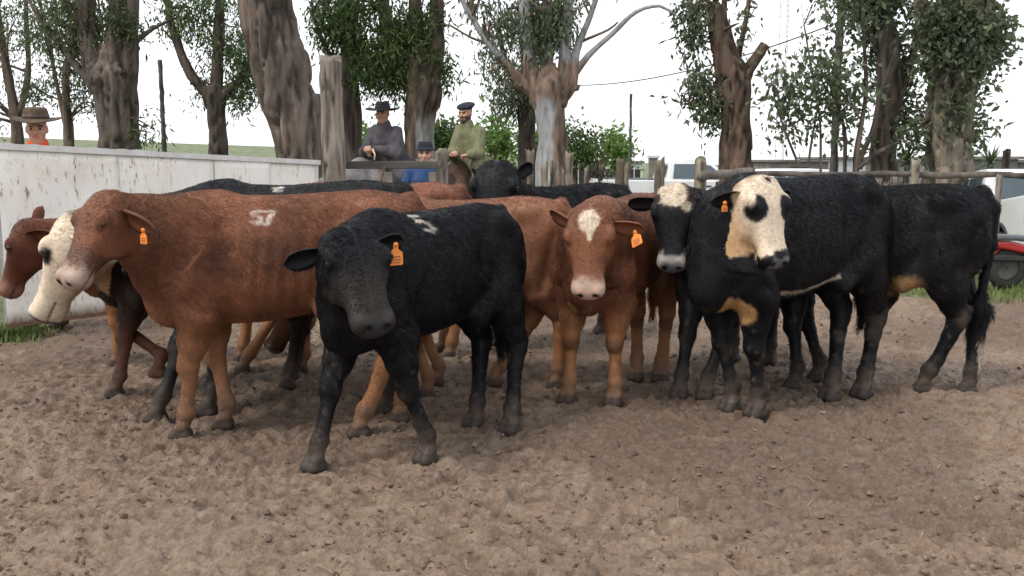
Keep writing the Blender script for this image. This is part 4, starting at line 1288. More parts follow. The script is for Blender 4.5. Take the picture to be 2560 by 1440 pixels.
def leaves(name, C, g, L, W, droop, tones, parent, org):
    """lens-shaped leaves hung round the twig points C"""
    n = len(C)
    dirn = g.normal(0, 1, (n, 3)); dirn[:, 2] -= droop
    dirn /= np.linalg.norm(dirn, axis=1)[:, None]
    sd = np.cross(dirn, g.normal(0, 1, (n, 3))); sd /= np.linalg.norm(sd, axis=1)[:, None] + 1e-9
    nr = np.cross(dirn, sd)
    l = L * (0.45 + 1.1 * g.random(n) ** 1.5)[:, None]; w = W * g.uniform(0.7, 1.3, n)[:, None]
    mid = C + dirn * l * 0.45 + nr * l * 0.06
    V = np.stack([C, mid + sd * w / 2, C + dirn * l - nr * l * 0.05, mid - sd * w / 2], 1).reshape(-1, 3) - org
    b = np.arange(n) * 4
    F = np.stack([b, b + 1, b + 2, b + 3], 1)
    t = np.clip(0.5 + 0.45 * fbm(C, 0.9, 2, 5) + g.normal(0, 0.25, n), 0, 1)
    tn = np.array(tones)
    c = np.where(t[:, None] < 0.5, tn[0] + (tn[1] - tn[0]) * (t * 2)[:, None], tn[1] + (tn[2] - tn[1]) * (t * 2 - 1)[:, None])
    o = np_mesh(name, V, F, M_LEAF, parent, False, np.repeat(c, 4, 0))
    o['kind'] = 'stuff'
    return o
def clusters(g, blobs, per, spread):
    out, tips = [], []
    for c, r, k in blobs:
        c, r = np.asarray(c), np.asarray(r)
        p = g.normal(0, 1, (k * 2, 3)); p /= np.linalg.norm(p, axis=1)[:, None]
        p = c + p * (g.random((k * 2, 1)) ** 0.45) * r
        keep = fbm(p, 1.7, 2, 3) > 0.0
        p = p[keep][:k]
        tips.append((c, p))
        q = np.repeat(p, per, 0) + g.normal(0, 1, (len(p) * per, 3)) * np.array([spread, spread, spread * 1.3])
        out.append(q)
    return np.concatenate(out), tips
def limb(paths, seed, tone, pale=None, pale_f=None, rough=0.16, n=18, step=0.06, fr=9):
    Vs, Fs, Cs, off = [], [], [], 0
    for k, P in enumerate(paths):
        Q = smooth_path(P, step if P[0][3] > 0.08 else step * 2)
        nn = int(np.clip(P[0][3] * 2 * math.pi / 0.05, 20, 60)) if P[0][3] > 0.1 else (12 if P[0][3] > 0.03 else 5)
        V, F = tube_grid(Q[:, :3], np.maximum(Q[:, 3], 0.004), nn)
        ctr = np.repeat(Q[:, :3], nn, 0)
        A = V - ctr
        W = V * np.array([1, 1, 0.16]) + seed
        amp = rough if P[0][3] > 0.08 else rough * 0.5
        V = V + A * (amp * (sstep(0.0, 0.22, np.abs(fbm(W, fr, 2, seed + k))) - 0.6) + 0.10 * fbm(W, fr * 2.2, 2, seed + 31) + 0.16 * vnoise(V, 2.3, seed + 7))[:, None]
        t = np.array(tone)
        c = mix(np.tile(t, (len(V), 1)), t * 0.22, sstep(0.20, 0.02, np.abs(fbm(W, fr, 2, seed + k))) * 0.9)
        c = mix(c, t * 0.45, sstep(0.0, 0.4, fbm(W, fr * 1.7, 3, seed + 4)) * 0.7)
        c = mix(c, t * np.array([1.55, 1.45, 1.4]), sstep(0.1, 0.5, fbm(W, fr * 0.7, 2, seed + 14)) * 0.8)
        if pale is not None:
            c = mix(c, np.array(pale) * (1 + 0.15 * fbm(V, 4, 2, 3))[:, None], pale_f(V, A, k))
        Vs.append(V); Fs.append(np.array(F) + off); Cs.append(c); off += len(V)
        tipc = len(Q) - 1
        Vs.append(Q[tipc:tipc + 1, :3]); Cs.append(np.array([[t[0] * 0.8, t[1] * 0.8, t[2] * 0.8]])); 
        e = off - len(V) + tipc * nn
        cap = np.array([(e + i, e + (i + 1) % nn, off, off) for i in range(nn)])
        Fs.append(cap); off += 1
    return np.vstack(Vs), np.concatenate(Fs), np.vstack(Cs)
def tree(name, label, d, trunks, blobs, tone=(0.11, 0.085, 0.068), leafL=0.15, leafW=0.036, per=14, spread=0.13, droop=1.3, tones=EUC, seed=1, group='trees along the far side of the pen',
         pale=None, pale_f=None, twigs=5, rough=0.2, high=True, fr=9, cat='tree'):
    """trunks: lists of (px, py, radius_px[, depth offset]); blobs: (px, py, rx_px, ry_px, clusters[, depth offset])"""
    g = np.random.default_rng(seed)
    k = d / 2400.0
    def w(px, py, dd=0.0): return at(px, py, d + dd)
    base = w(*trunks[0][0][:2])
    gz = terrain(base[0], base[1])
    org = np.array([base[0], base[1], gz])
    root = empty(name, org, 0, label, cat, group)
    paths = []
    for ti, T in enumerate(trunks):
        P = []
        for q in T:
            p = w(q[0], q[1], q[3] if len(q) > 3 else 0)
            P.append([*p, q[2] * k])
        if ti == 0:
            P = [[P[0][0], P[0][1], gz - 0.15, P[0][3] * 1.18]] + P
        paths.append(P)
    B = []
    for b in blobs:
        dd = b[5] if len(b) > 5 else 0
        B.append((w(b[0], b[1], dd), (b[2] * k, max(b[2], b[3]) * k * 0.9, b[3] * k), b[4]))
    C, tips = clusters(g, B, per, spread)
    allp = np.array([p for P in paths for p in P])
    for c, t in tips:                       # thin branches from the nearest limb into each clump
        if len(t) == 0: continue
        for p in t[g.choice(len(t), min(twigs, len(t)), replace=False)]:
            lower = allp[allp[:, 2] < p[2] + 0.3]
            src = lower if len(lower) else allp
            a = src[np.argmin(np.linalg.norm(src[:, :3] - p, axis=1))]
            m = (a[:3] + p) / 2 + g.normal(0, 0.12, 3) + np.array([0, 0, 0.12])
            r0 = min(0.035, a[3] * 0.5)
            paths.append([[*a[:3], r0], [*m, r0 * 0.6], [*p, 0.005]])
    V, F, Cc = limb(paths, seed, tone, pale, pale_f, rough, fr=fr)
    V = V - org
    tri = F[:, 2] == F[:, 3]
    me = bpy.data.meshes.new('trunk')
    me.from_pydata(V.tolist(), [], [tuple(f[:3]) if t_ else tuple(f) for f, t_ in zip(F.tolist(), tri)])
    a = me.color_attributes.new('Col', 'FLOAT_COLOR', 'POINT')
    c4 = np.ones((len(V), 4), np.float32); c4[:, :3] = Cc
    a.data.foreach_set('color', c4.ravel())
    me.polygons.foreach_set('use_smooth', np.full(len(me.polygons), True))
    link_mesh('trunk', me, M_BARK, root)
    leaves('crown', C, g, leafL, leafW, droop, tones, root, org)
    return root

def build_trees():
    tree('eucalyptus_tree', 'slim leaning tree with loose foliage at the far left edge', 24, [[(45, 400, 15), (40, 300, 13), (15, 160, 9), (-10, 0, 7), (-25, -250, 3)], [(42, 310, 8), (70, 180, 7), (65, 0, 5), (80, -250, 2)]],
         [(15, 60, 60, 80, 50), (20, 230, 45, 60, 30), (-60, 150, 80, 130, 40), (60, -120, 120, 120, 40), (-30, 320, 50, 40, 12), (30, -350, 130, 130, 30)], seed=301, tones=EUC)
    tree('eucalyptus_tree', 'slim tree behind the man in the tan hat', 22, [[(175, 395, 13), (170, 300, 11), (165, 180, 9), (190, 60, 7), (195, -120, 5), (200, -350, 2)], [(168, 330, 6), (150, 250, 5), (120, 100, 4), (85, -60, 3)]],
         [(130, 110, 70, 70, 60), (200, 190, 50, 60, 40), (90, 215, 55, 45, 34), (205, 265, 40, 40, 24), (110, 20, 90, 60, 50), (150, -140, 130, 100, 45), (180, -340, 130, 110, 30)], seed=302, tones=EUC)
    tree('eucalyptus_tree', 'stout dark tree with a burred fork, right of the tan hat', 18, [[(300, 400, 46), (298, 330, 42), (285, 230, 48), (275, 195, 54), (270, 160, 40), (268, 110, 18)],
         [(262, 225, 34), (238, 165, 28), (222, 110, 22), (215, 40, 20), (222, -100, 16), (230, -350, 6)], [(285, 215, 36), (284, 130, 27), (295, 20, 20), (300, -200, 14), (300, -450, 4)], [(305, 245, 32), (322, 170, 22), (330, 70, 15), (335, -50, 12), (345, -300, 4)],
         [(232, 215, 12), (180, 150, 9), (110, 60, 7), (60, -20, 4)], [(330, 110, 8), (385, 70, 5), (440, 45, 3)]],
         [(250, 60, 90, 80, 90), (190, 90, 60, 60, 50), (340, 60, 45, 90, 46), (165, 20, 80, 40, 50), (345, 330, 40, 40, 20), (375, 345, 30, 30, 14), (395, 25, 40, 40, 22), (270, -140, 160, 110, 70), (280, -360, 170, 120, 50)],
         tone=(0.10, 0.082, 0.07), seed=303, rough=0.22)
    tree('eucalyptus_tree', 'smaller fork-topped tree with dense dark foliage between two thick trunks', 22, [[(545, 400, 22), (545, 350, 20), (540, 290, 21), (535, 250, 26), (530, 215, 24)], [(528, 240, 15), (480, 190, 12), (445, 110, 10), (420, 20, 7), (415, -150, 4)],
         [(540, 235, 15), (545, 140, 13), (550, 0, 10), (555, -200, 5)], [(548, 245, 14), (600, 200, 10), (640, 110, 7), (660, 20, 5)]],
         [(520, 120, 90, 100, 200), (450, 90, 50, 70, 60), (590, 170, 45, 80, 70), (480, 215, 50, 45, 40), (590, 250, 40, 30, 20), (520, 10, 110, 60, 90), (625, 190, 25, 50, 20), (530, -140, 150, 100, 60), (540, -330, 140, 110, 40)],
         tone=(0.085, 0.068, 0.058), seed=304, tones=DARKG)
    tree('eucalyptus_tree', 'massive furrowed trunk leaning left, with a broken stub on its right', 15.5, [[(752, 420, 56), (750, 380, 54), (738, 300, 58), (715, 220, 62), (690, 120, 64), (668, 20, 62), (650, -120, 55), (640, -350, 40), (640, -600, 18)],
         [(782, 400, 24), (782, 330, 25), (781, 280, 24), (779, 235, 20)]],
         [(600, -200, 200, 120, 60), (720, -320, 180, 130, 60), (620, -520, 200, 140, 60), (660, -90, 40, 40, 6)], tone=(0.125, 0.10, 0.085), seed=305, rough=0.2, fr=7, per=12)
    tree('eucalyptus_tree', 'dark trunk close behind the tall gate post', 17.5, [[(880, 420, 24), (880, 360, 23), (876, 260, 24), (872, 150, 20), (866, 20, 16), (860, -200, 10), (860, -420, 4)], [(862, 200, 8), (810, 110, 6), (780, 30, 4)]],
         [(850, 60, 70, 70, 110), (900, 150, 45, 60, 60), (810, 170, 25, 40, 14), (800, 40, 40, 50, 24), (850, -100, 110, 80, 50), (850, -300, 130, 120, 40)], tone=(0.08, 0.064, 0.054), seed=306, tones=DARKG)
    tree('eucalyptus_tree', 'thick brown trunk with pale streaks behind the rider in the dark hat', 17, [[(1052, 420, 40), (1050, 360, 38), (1052, 290, 40), (1060, 230, 44), (1050, 180, 40), (1040, 120, 28)], [(1070, 225, 28), (1085, 150, 24), (1090, 60, 20), (1095, -100, 14), (1100, -350, 5)],
         [(1030, 220, 22), (985, 130, 18), (960, 20, 14), (950, -200, 7)], [(1045, 190, 22), (1040, 60, 18), (1035, -150, 10)]],
         [(985, 80, 90, 90, 150), (930, 170, 60, 60, 80), (1050, 70, 60, 90, 75), (1010, 190, 50, 40, 60), (1105, 180, 30, 40, 30), (960, 10, 110, 50, 90), (900, 60, 50, 60, 50), (1000, -130, 140, 90, 70), (1000, -320, 150, 120, 50)],
         tone=(0.115, 0.088, 0.07), seed=307, tones=DARKG, pale=(0.30, 0.30, 0.29),
         pale_f=lambda V, A, k: (sstep(0.05, 0.35, fbm(V * np.array([1, 1, 0.3]), 3.2, 2, 8)) * sstep(2.3, 1.9, V[:, 2]) * (A[:, 1] < 0) * 0.8 if k == 0 else np.zeros(len(V))))
    tree('eucalyptus_tree', 'dark tree half hidden behind the pale pollarded trunk', 20, [[(1318, 430, 22), (1318, 370, 21), (1316, 300, 22), (1325, 230, 24), (1320, 150, 18), (1310, 20, 12), (1305, -200, 5)], [(1310, 250, 10), (1270, 170, 7), (1240, 60, 5)]],
         [(1270, 130, 70, 90, 100), (1290, 250, 60, 35, 60), (1340, 210, 60, 60, 50), (1250, 30, 70, 60, 60), (1370, 80, 60, 80, 60), (1310, -120, 130, 90, 50), (1310, -300, 130, 110, 40)], tone=(0.06, 0.048, 0.042), seed=308, tones=GREYG, droop=1.8)
    tree('eucalyptus_tree', 'pale smooth-barked pollarded tree with five limbs from a knuckled head', 15.8, [[(1383, 430, 39), (1382, 380, 37), (1380, 310, 36), (1376, 255, 38), (1376, 225, 42), (1374, 200, 38), (1370, 172, 22), (1370, 150, 10)],
         [(1362, 262, 28), (1338, 205, 25), (1326, 170, 18), (1324, 130, 15), (1316, 50, 15), (1305, -60, 13), (1295, -300, 7)], [(1392, 262, 28), (1410, 205, 24), (1413, 165, 18), (1413, 130, 15), (1416, 60, 15), (1424, -60, 12), (1430, -300, 6)],
         [(1372, 230, 22), (1366, 180, 16), (1370, 100, 11), (1372, 0, 10), (1375, -200, 5)], [(1400, 250, 22), (1428, 205, 18), (1440, 130, 10), (1475, 40, 7), (1500, -40, 6), (1530, -200, 3)],
         [(1436, 185, 10), (1470, 140, 7), (1530, 85, 6), (1590, 30, 5), (1650, 15, 4), (1690, 40, 2.5)], [(1365, 258, 24), (1318, 212, 17), (1275, 172, 10), (1220, 105, 8), (1180, 45, 7), (1140, -30, 6)], [(1340, 200, 16), (1300, 212, 14), (1290, 205, 10)],
         [(1440, 210, 12), (1432, 225, 14), (1428, 195, 12)], [(1225, 110, 4), (1180, 95, 3), (1120, 60, 2.5)], [(1450, 105, 4), (1520, 75, 3), (1545, 55, 2)]],
         [(1340, 60, 45, 80, 60), (1400, 50, 60, 70, 70), (1240, 90, 30, 70, 14), (1460, 20, 50, 50, 22), (1590, 10, 60, 22, 20), (1500, -60, 160, 50, 40), (1200, 30, 60, 60, 22), (1240, 200, 20, 40, 10), (1360, -150, 150, 100, 60), (1370, -330, 160, 120, 50)],
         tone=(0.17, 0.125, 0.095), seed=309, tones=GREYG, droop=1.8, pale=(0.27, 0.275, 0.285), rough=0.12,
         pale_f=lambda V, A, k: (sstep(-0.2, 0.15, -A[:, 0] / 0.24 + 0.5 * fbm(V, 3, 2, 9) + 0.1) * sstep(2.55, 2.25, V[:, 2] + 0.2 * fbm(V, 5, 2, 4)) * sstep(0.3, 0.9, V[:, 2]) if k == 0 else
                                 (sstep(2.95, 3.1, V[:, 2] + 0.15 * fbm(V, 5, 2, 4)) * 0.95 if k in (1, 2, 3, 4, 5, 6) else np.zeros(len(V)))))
    tree('eucalyptus_tree', 'brown ragged trunk with a sawn stub, behind the white pickup', 16.5, [[(1838, 440, 36), (1838, 390, 34), (1840, 310, 33), (1838, 230, 36), (1832, 190, 38), (1815, 140, 30), (1800, 80, 25), (1788, 15, 21)],
         [(1850, 220, 20), (1868, 180, 16), (1890, 145, 13), (1913, 112, 11)], [(1835, 200, 10), (1850, 120, 8), (1870, 20, 6), (1880, -150, 3)], [(1800, 120, 8), (1810, 30, 7), (1815, -150, 4)], [(1822, 250, 7), (1790, 270, 4), (1720, 255, 3)]],
         [(1840, 90, 50, 80, 60), (1740, 60, 50, 60, 40), (1770, 10, 70, 40, 40), (1760, 210, 40, 40, 30), (1720, 255, 45, 22, 26), (1780, 275, 40, 40, 30), (1880, 60, 30, 60, 26), (1800, 330, 20, 20, 5), (1880, 260, 18, 25, 6), (1820, -120, 120, 90, 50), (1820, -300, 130, 110, 40)],
         tone=(0.125, 0.088, 0.069), seed=310, tones=GREYG, leafW=0.05, leafL=0.14, rough=0.3, fr=12)
    tree('young_tree', 'many-stemmed sapling with scattered leaves around the power pole', 15, [[(2140, 440, 9), (2140, 400, 8), (2150, 330, 6), (2165, 230, 5), (2160, 100, 4), (2150, -60, 3)], [(2140, 415, 8), (2180, 330, 6), (2200, 240, 5), (2240, 120, 3)], [(2142, 420, 8), (2205, 375, 6), (2250, 355, 4)],
         [(2112, 430, 5), (2112, 340, 4.5), (2100, 280, 3.5), (2070, 200, 3)], [(2052, 430, 3.5), (2050, 300, 3), (2030, 180, 2.5), (2010, 60, 2)], [(2000, 420, 3.5), (1960, 320, 3), (1935, 240, 2)], [(2020, 420, 3), (2030, 350, 3), (2050, 240, 2)]],
         [(2000, 230, 70, 110, 54), (2060, 120, 60, 110, 44), (1990, 330, 50, 40, 14), (2120, 200, 50, 90, 44), (2130, 60, 70, 70, 50), (1950, 190, 40, 60, 18), (2110, 290, 40, 30, 10), (2090, -80, 110, 80, 40)],
         tone=(0.12, 0.10, 0.085), seed=311, tones=GREYG, leafW=0.06, leafL=0.13, per=11, spread=0.16, droop=0.9, group=None, twigs=7)
    tree('eucalyptus_tree', 'leafy trunk standing left of the ivy-green giant on the right', 16, [[(2208, 440, 30), (2208, 400, 28), (2212, 320, 26), (2222, 240, 28), (2220, 120, 24), (2200, 0, 20), (2180, -200, 12), (2180, -450, 5)], [(2235, 270, 12), (2262, 200, 10), (2290, 100, 8), (2310, -50, 5)], [(2215, 140, 12), (2150, 40, 8), (2120, -100, 5)]],
         [(2210, 150, 60, 110, 140), (2230, 260, 40, 70, 80), (2200, 20, 90, 60, 120), (2285, 290, 30, 40, 16), (2210, 350, 25, 30, 14), (2280, 180, 40, 90, 70), (2200, -130, 130, 90, 70), (2200, -320, 140, 120, 50)],
         tone=(0.13, 0.11, 0.09), seed=312, tones=GREYG, leafW=0.065, leafL=0.12, droop=0.7)
    tree('eucalyptus_tree', 'giant trunk cloaked in leaves near the right edge', 15, [[(2368, 440, 54), (2366, 400, 52), (2368, 320, 50), (2378, 220, 52), (2400, 120, 52), (2430, 20, 48), (2450, -120, 40), (2455, -350, 28), (2455, -600, 10)], [(2350, 200, 26), (2320, 100, 20), (2300, -40, 16), (2290, -250, 8)]],
         [(2370, 100, 110, 120, 230), (2390, 250, 70, 110, 115), (2440, 40, 60, 80, 90), (2330, 40, 80, 70, 110), (2370, 370, 60, 40, 40), (2500, 110, 30, 50, 22), (2455, 300, 45, 40, 24), (2470, 235, 30, 30, 12), (2290, 330, 30, 40, 14), (2400, -130, 160, 100, 90), (2420, -330, 170, 130, 60)],
         tone=(0.16, 0.135, 0.11), seed=313, tones=GREYG, leafW=0.065, leafL=0.12, droop=0.7, pale=(0.33, 0.28, 0.24),
         pale_f=lambda V, A, k: sstep(0.15, 0.4, fbm(V * np.array([1, 1, 0.3]), 3.2, 2, 8)) * 0.7)
    # bushes beyond the fence
    for i, (px, py, rx, ry, d, tn, lb) in enumerate(((1110, 345, 35, 40, 30, DARKG, 'dark green bush between the two riders'), (1245, 350, 55, 48, 32, FRESH, 'bright green bushy tree right of the rider in the green coat'),
                                                     (1438, 360, 60, 42, 36, DARKG, 'round dark green tree right of the pale pollarded trunk'), (1540, 372, 38, 26, 38, FRESH, 'light green bush left of the thin pole'),
                                                     (920, 372, 30, 30, 34, FRESH, 'small yellow-green bush behind the grey horse'), (1350, 372, 40, 40, 34, FRESH, 'low bright bush glimpsed between the dark and the pale trunks'))):
        tree('bush', lb, d, [[(px, 425, 6), (px, 395, 5), (px + 4, py, 3), (px, py - ry * 0.5, 1.5)], [(px, 405, 3), (px - rx * 0.5, py, 2)], [(px, 405, 3), (px + rx * 0.5, py, 2)]],
             [(px, py, rx, ry, 90), (px - rx * 0.5, py + ry * 0.4, rx * 0.6, ry * 0.6, 40), (px + rx * 0.55, py + ry * 0.4, rx * 0.6, ry * 0.6, 40)], seed=330 + i, tones=tn, leafL=0.22, leafW=0.10, spread=0.25, droop=0.2, per=12, group='bushes beyond the fence', cat='bush')
build_trees()
# ------------------------------------------------------------------ horses and people
M_BODY = attr_mat('skin', 0.55, 0.35, 0.12, 50)
def cloth_mat(name, c1, c2, scale=9):
    m, nt, b = new_mat(name)
    f = noise_fac(nt, scale, 5, 0.6)
    nt.links.new(ramp(nt, f, [(0.35, c1), (0.65, c2)]), b.inputs['Base Color'])
    b.inputs['Roughness'].default_value = 0.85
    b.inputs['Specular IOR Level'].default_value = 0.2
    bump(nt, b, noise_fac(nt, 14, 3, 0.5, vec_scale=(1, 1, 0.35)), 0.8, 0.04)
    return m
M_HORSEG = None
def horse(name, label, center, fwd, s, poll, muzzle, tones, seed):
    def col(Q, H, lb):
        n = fbm(Q, 4, 3, seed)
        c = mix(np.tile(np.array(tones[0]), (len(Q), 1)), np.array(tones[1]), sstep(-0.2, 0.5, n))
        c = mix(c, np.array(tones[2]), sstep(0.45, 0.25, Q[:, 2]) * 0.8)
        return c
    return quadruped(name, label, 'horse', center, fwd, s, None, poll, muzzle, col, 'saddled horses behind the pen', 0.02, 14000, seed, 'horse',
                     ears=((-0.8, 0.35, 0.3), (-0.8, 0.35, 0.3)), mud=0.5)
def saddle(parent, s):
    S = Solid()
    S.ell((-0.02, 0, 1.40), (0.27, 0.21, 0.085), k=0.05)
    S.ell((-0.2, 0, 1.475), (0.06, 0.16, 0.06), k=0.06)
    S.ell((0.2, 0, 1.495), (0.05, 0.10, 0.065), k=0.06)
    for t in (-1, 1):
        S.cone((0.0, t * 0.19, 1.36), (0.02, t * 0.255, 1.10), 0.10, 0.08, 0.04, (0, 1, 0), 0.3)
        S.cone((0.06, t * 0.26, 1.08), (0.08, t * 0.275, 0.82), 0.02, 0.02, 0.02)
    V, F = S.mesh(0.02)
    np_mesh('saddle', V * s, F, flat_mat('black_sheepskin', (0.02, 0.019, 0.022), (0.04, 0.036, 0.035), 25, 0.9, bmp=0.6), parent)

def hand_solid(S, wrist, d, n, k=0.012):
    """palm, four curled fingers of different lengths and a thumb off the side; d along the hand, n out of the back of the hand"""
    d, n = unit(d), unit(n)
    n = unit(n - d * np.dot(n, d)); l = np.cross(d, n)
    P = lambda a, b, c: np.asarray(wrist) + d * a + l * b + n * c
    S.ell(P(0.045, 0, 0), (0.052, 0.043, 0.02), np.stack([d, l, n], 1), 0.02)
    for i, (b, ln) in enumerate(((-0.031, 0.8), (-0.0105, 0.95), (0.0105, 1.0), (0.031, 0.9))):
        S.chain([(P(0.08, b, 0.004), 0.0105), (P(0.08 + 0.035 * ln, b * 1.05, -0.004), 0.0098), (P(0.08 + 0.043 * ln, b * 1.05, -0.032 * ln), 0.0092), (P(0.08 + 0.02 * ln, b, -0.05 * ln), 0.0085)], 0.006)
    S.chain([(P(0.02, 0.036, -0.006), 0.0135), (P(0.055, 0.058, -0.02), 0.0115), (P(0.088, 0.048, -0.034), 0.0098)], 0.01)

def person(name, label, base, yaw, head, head_yaw, head_pitch, J, look, clothes, hat, lb=None, res=0.009):
    """J: joints in the person's own frame (x forward, y left, z up from base). clothes: list of (part name, builder(Solid), material, folds)"""
    root = empty(name, base, yaw, label, 'person')
    cy, sy, cp, sp = math.cos(head_yaw), math.sin(head_yaw), math.cos(head_pitch), math.sin(head_pitch)
    Rh = np.array([[cy * cp, -sy, cy * sp], [sy * cp, cy, sy * sp], [-sp, 0, cp]])
    hc = np.asarray(head, float)
    hp = lambda x, y, z: hc + Rh @ np.array([x, y, z])
    S = Solid()
    S.ell(hp(-0.008, 0, 0.035), (0.098, 0.077, 0.10), Rh, 0.03)
    S.ell(hp(0.026, 0, -0.035), (0.072, 0.063, 0.095), Rh, 0.03)
    S.ell(hp(0.036, 0, -0.088), (0.052, 0.046, 0.038), Rh, 0.03)
    S.ell(hp(0.074, 0, -0.108), (0.02, 0.024, 0.018), Rh, 0.02)
    S.cone(hp(0.092, 0, 0.016), hp(0.117, 0, -0.03), 0.011, 0.0165, 0.012)
    S.ell(hp(0.086, 0, 0.027), (0.018, 0.056, 0.013), Rh, 0.015)
    for t in (-1, 1):
        S.ell(hp(0.068, t * 0.045, -0.022), (0.026, 0.024, 0.024), Rh, 0.03)
        S.ell(hp(0.105, t * 0.033, 0.004), (0.02, 0.019, 0.011), Rh, 0.008, 'sub')
        S.ell(hp(-0.004, t * 0.079, -0.008), (0.021, 0.011, 0.034), Rh, 0.008)
    S.ell(hp(0.09, 0, -0.062), (0.015, 0.028, 0.012), Rh, 0.012)
    nb = np.array([hc[0] - 0.02 * cy, hc[1] - 0.02 * sy, hc[2] - 0.20])
    S.cone(hp(-0.015, 0, -0.07), nb, 0.058, 0.062, 0.03)
    J['neck'] = nb
    sh = J['shoulders']
    S.chain([(nb, 0.058), (J['chest'] - np.array([0.02, 0, 0.03]), 0.10), (J['waist'], 0.10), (J['hips'], 0.135)], 0.08)
    for i, t in enumerate((1, -1)):
        S.cone(nb - np.array([0, 0, 0.06]), sh[i], 0.05, 0.05, 0.04)
        S.chain([(sh[i], 0.06), (J['elbows'][i], 0.042), (J['wrists'][i], 0.029)], 0.02)
        d = unit(np.asarray(J['wrists'][i]) - np.asarray(J['elbows'][i])) if 'hand_dir' not in J else J['hand_dir'][i]
        hand_solid(S, J['wrists'][i], d, J.get('hand_n', ((0.3, 0, 1), (0.3, 0, 1)))[i])
        hip = np.asarray(J['hips']) + np.array([0, t * 0.09, -0.04])
        S.chain([(hip, 0.105), (J['knees'][i], 0.062), (J['ankles'][i], 0.04)], 0.03)
        a = np.asarray(J['ankles'][i])
        S.cone(a + [-0.03, 0, -0.045], a + [0.15, 0, -0.06], 0.04, 0.032, 0.02)
    V, F = S.mesh(res)
    H = (V - hc) @ Rh
    skin = np.array(look['skin']); hairc = np.array(look['hair'])
    c = mix(np.tile(skin, (len(V), 1)), skin * np.array([0.8, 0.7, 0.66]), sstep(0.0, 0.5, fbm(V, 16, 2, 5)) * 0.5)
    inh = (np.abs(H[:, 1]) < 0.1) & (H[:, 2] > -0.16) & (H[:, 2] < 0.2) & (np.abs(H[:, 0]) < 0.14)
    c = mix(c, hairc, inh * np.maximum(sstep(0.055, 0.07, H[:, 2] - 0.25 * np.minimum(H[:, 0] - 0.06, 0)), sstep(-0.01, -0.03, H[:, 0]) * (H[:, 2] > -0.09)) * (np.abs(H[:, 1]) < 0.082))
    c = mix(c, hairc, inh * sstep(0.010, 0.005, np.abs(H[:, 2] - 0.026)) * (H[:, 0] > 0.06) * (np.abs(H[:, 1]) > 0.012) * (np.abs(H[:, 1]) < 0.055))
    c = mix(c, np.array([0.30, 0.10, 0.08]), inh * sstep(0.011, 0.006, np.abs(H[:, 2] + 0.062)) * (H[:, 0] > 0.075) * (np.abs(H[:, 1]) < 0.028) * 0.8)
    if look.get('beard'):
        bd = inh * np.maximum(sstep(-0.075, -0.085, H[:, 2]), sstep(0.035, 0.05, np.abs(H[:, 1])) * sstep(-0.02, -0.045, H[:, 2])) * (H[:, 0] > -0.02)
        ms = inh * sstep(0.01, 0.006, np.abs(H[:, 2] + 0.045)) * (H[:, 0] > 0.08) * (np.abs(H[:, 1]) < 0.036)
        c = mix(c, hairc, np.clip(bd + ms, 0, 1) * look['beard'])
    np_mesh('body', V, F, M_BODY, root, True, c)
    for t in (-1, 1):
        e = MB(); e.lathe([(math.sin(a) * 0.0125, -math.cos(a) * 0.0125) for a in np.linspace(0.05, math.pi - 0.05, 7)], 10, hp(0.083, t * 0.033, 0.004)); e.build('eye', M_EYE, root, True)
    for pname, fn, mat, fold in clothes:
        C = Solid(); fn(C)
        V, F = C.mesh(0.013)
        N = vert_normals(V, F)
        f = fbm(V * np.array([1, 1, 0.35]), 11, 2, 3)
        V = V + N * (fold * (0.6 - 1.6 * np.abs(f)))[:, None]
        np_mesh(pname, V, F, mat, root)
    hat(root, hp, Rh)
    return root
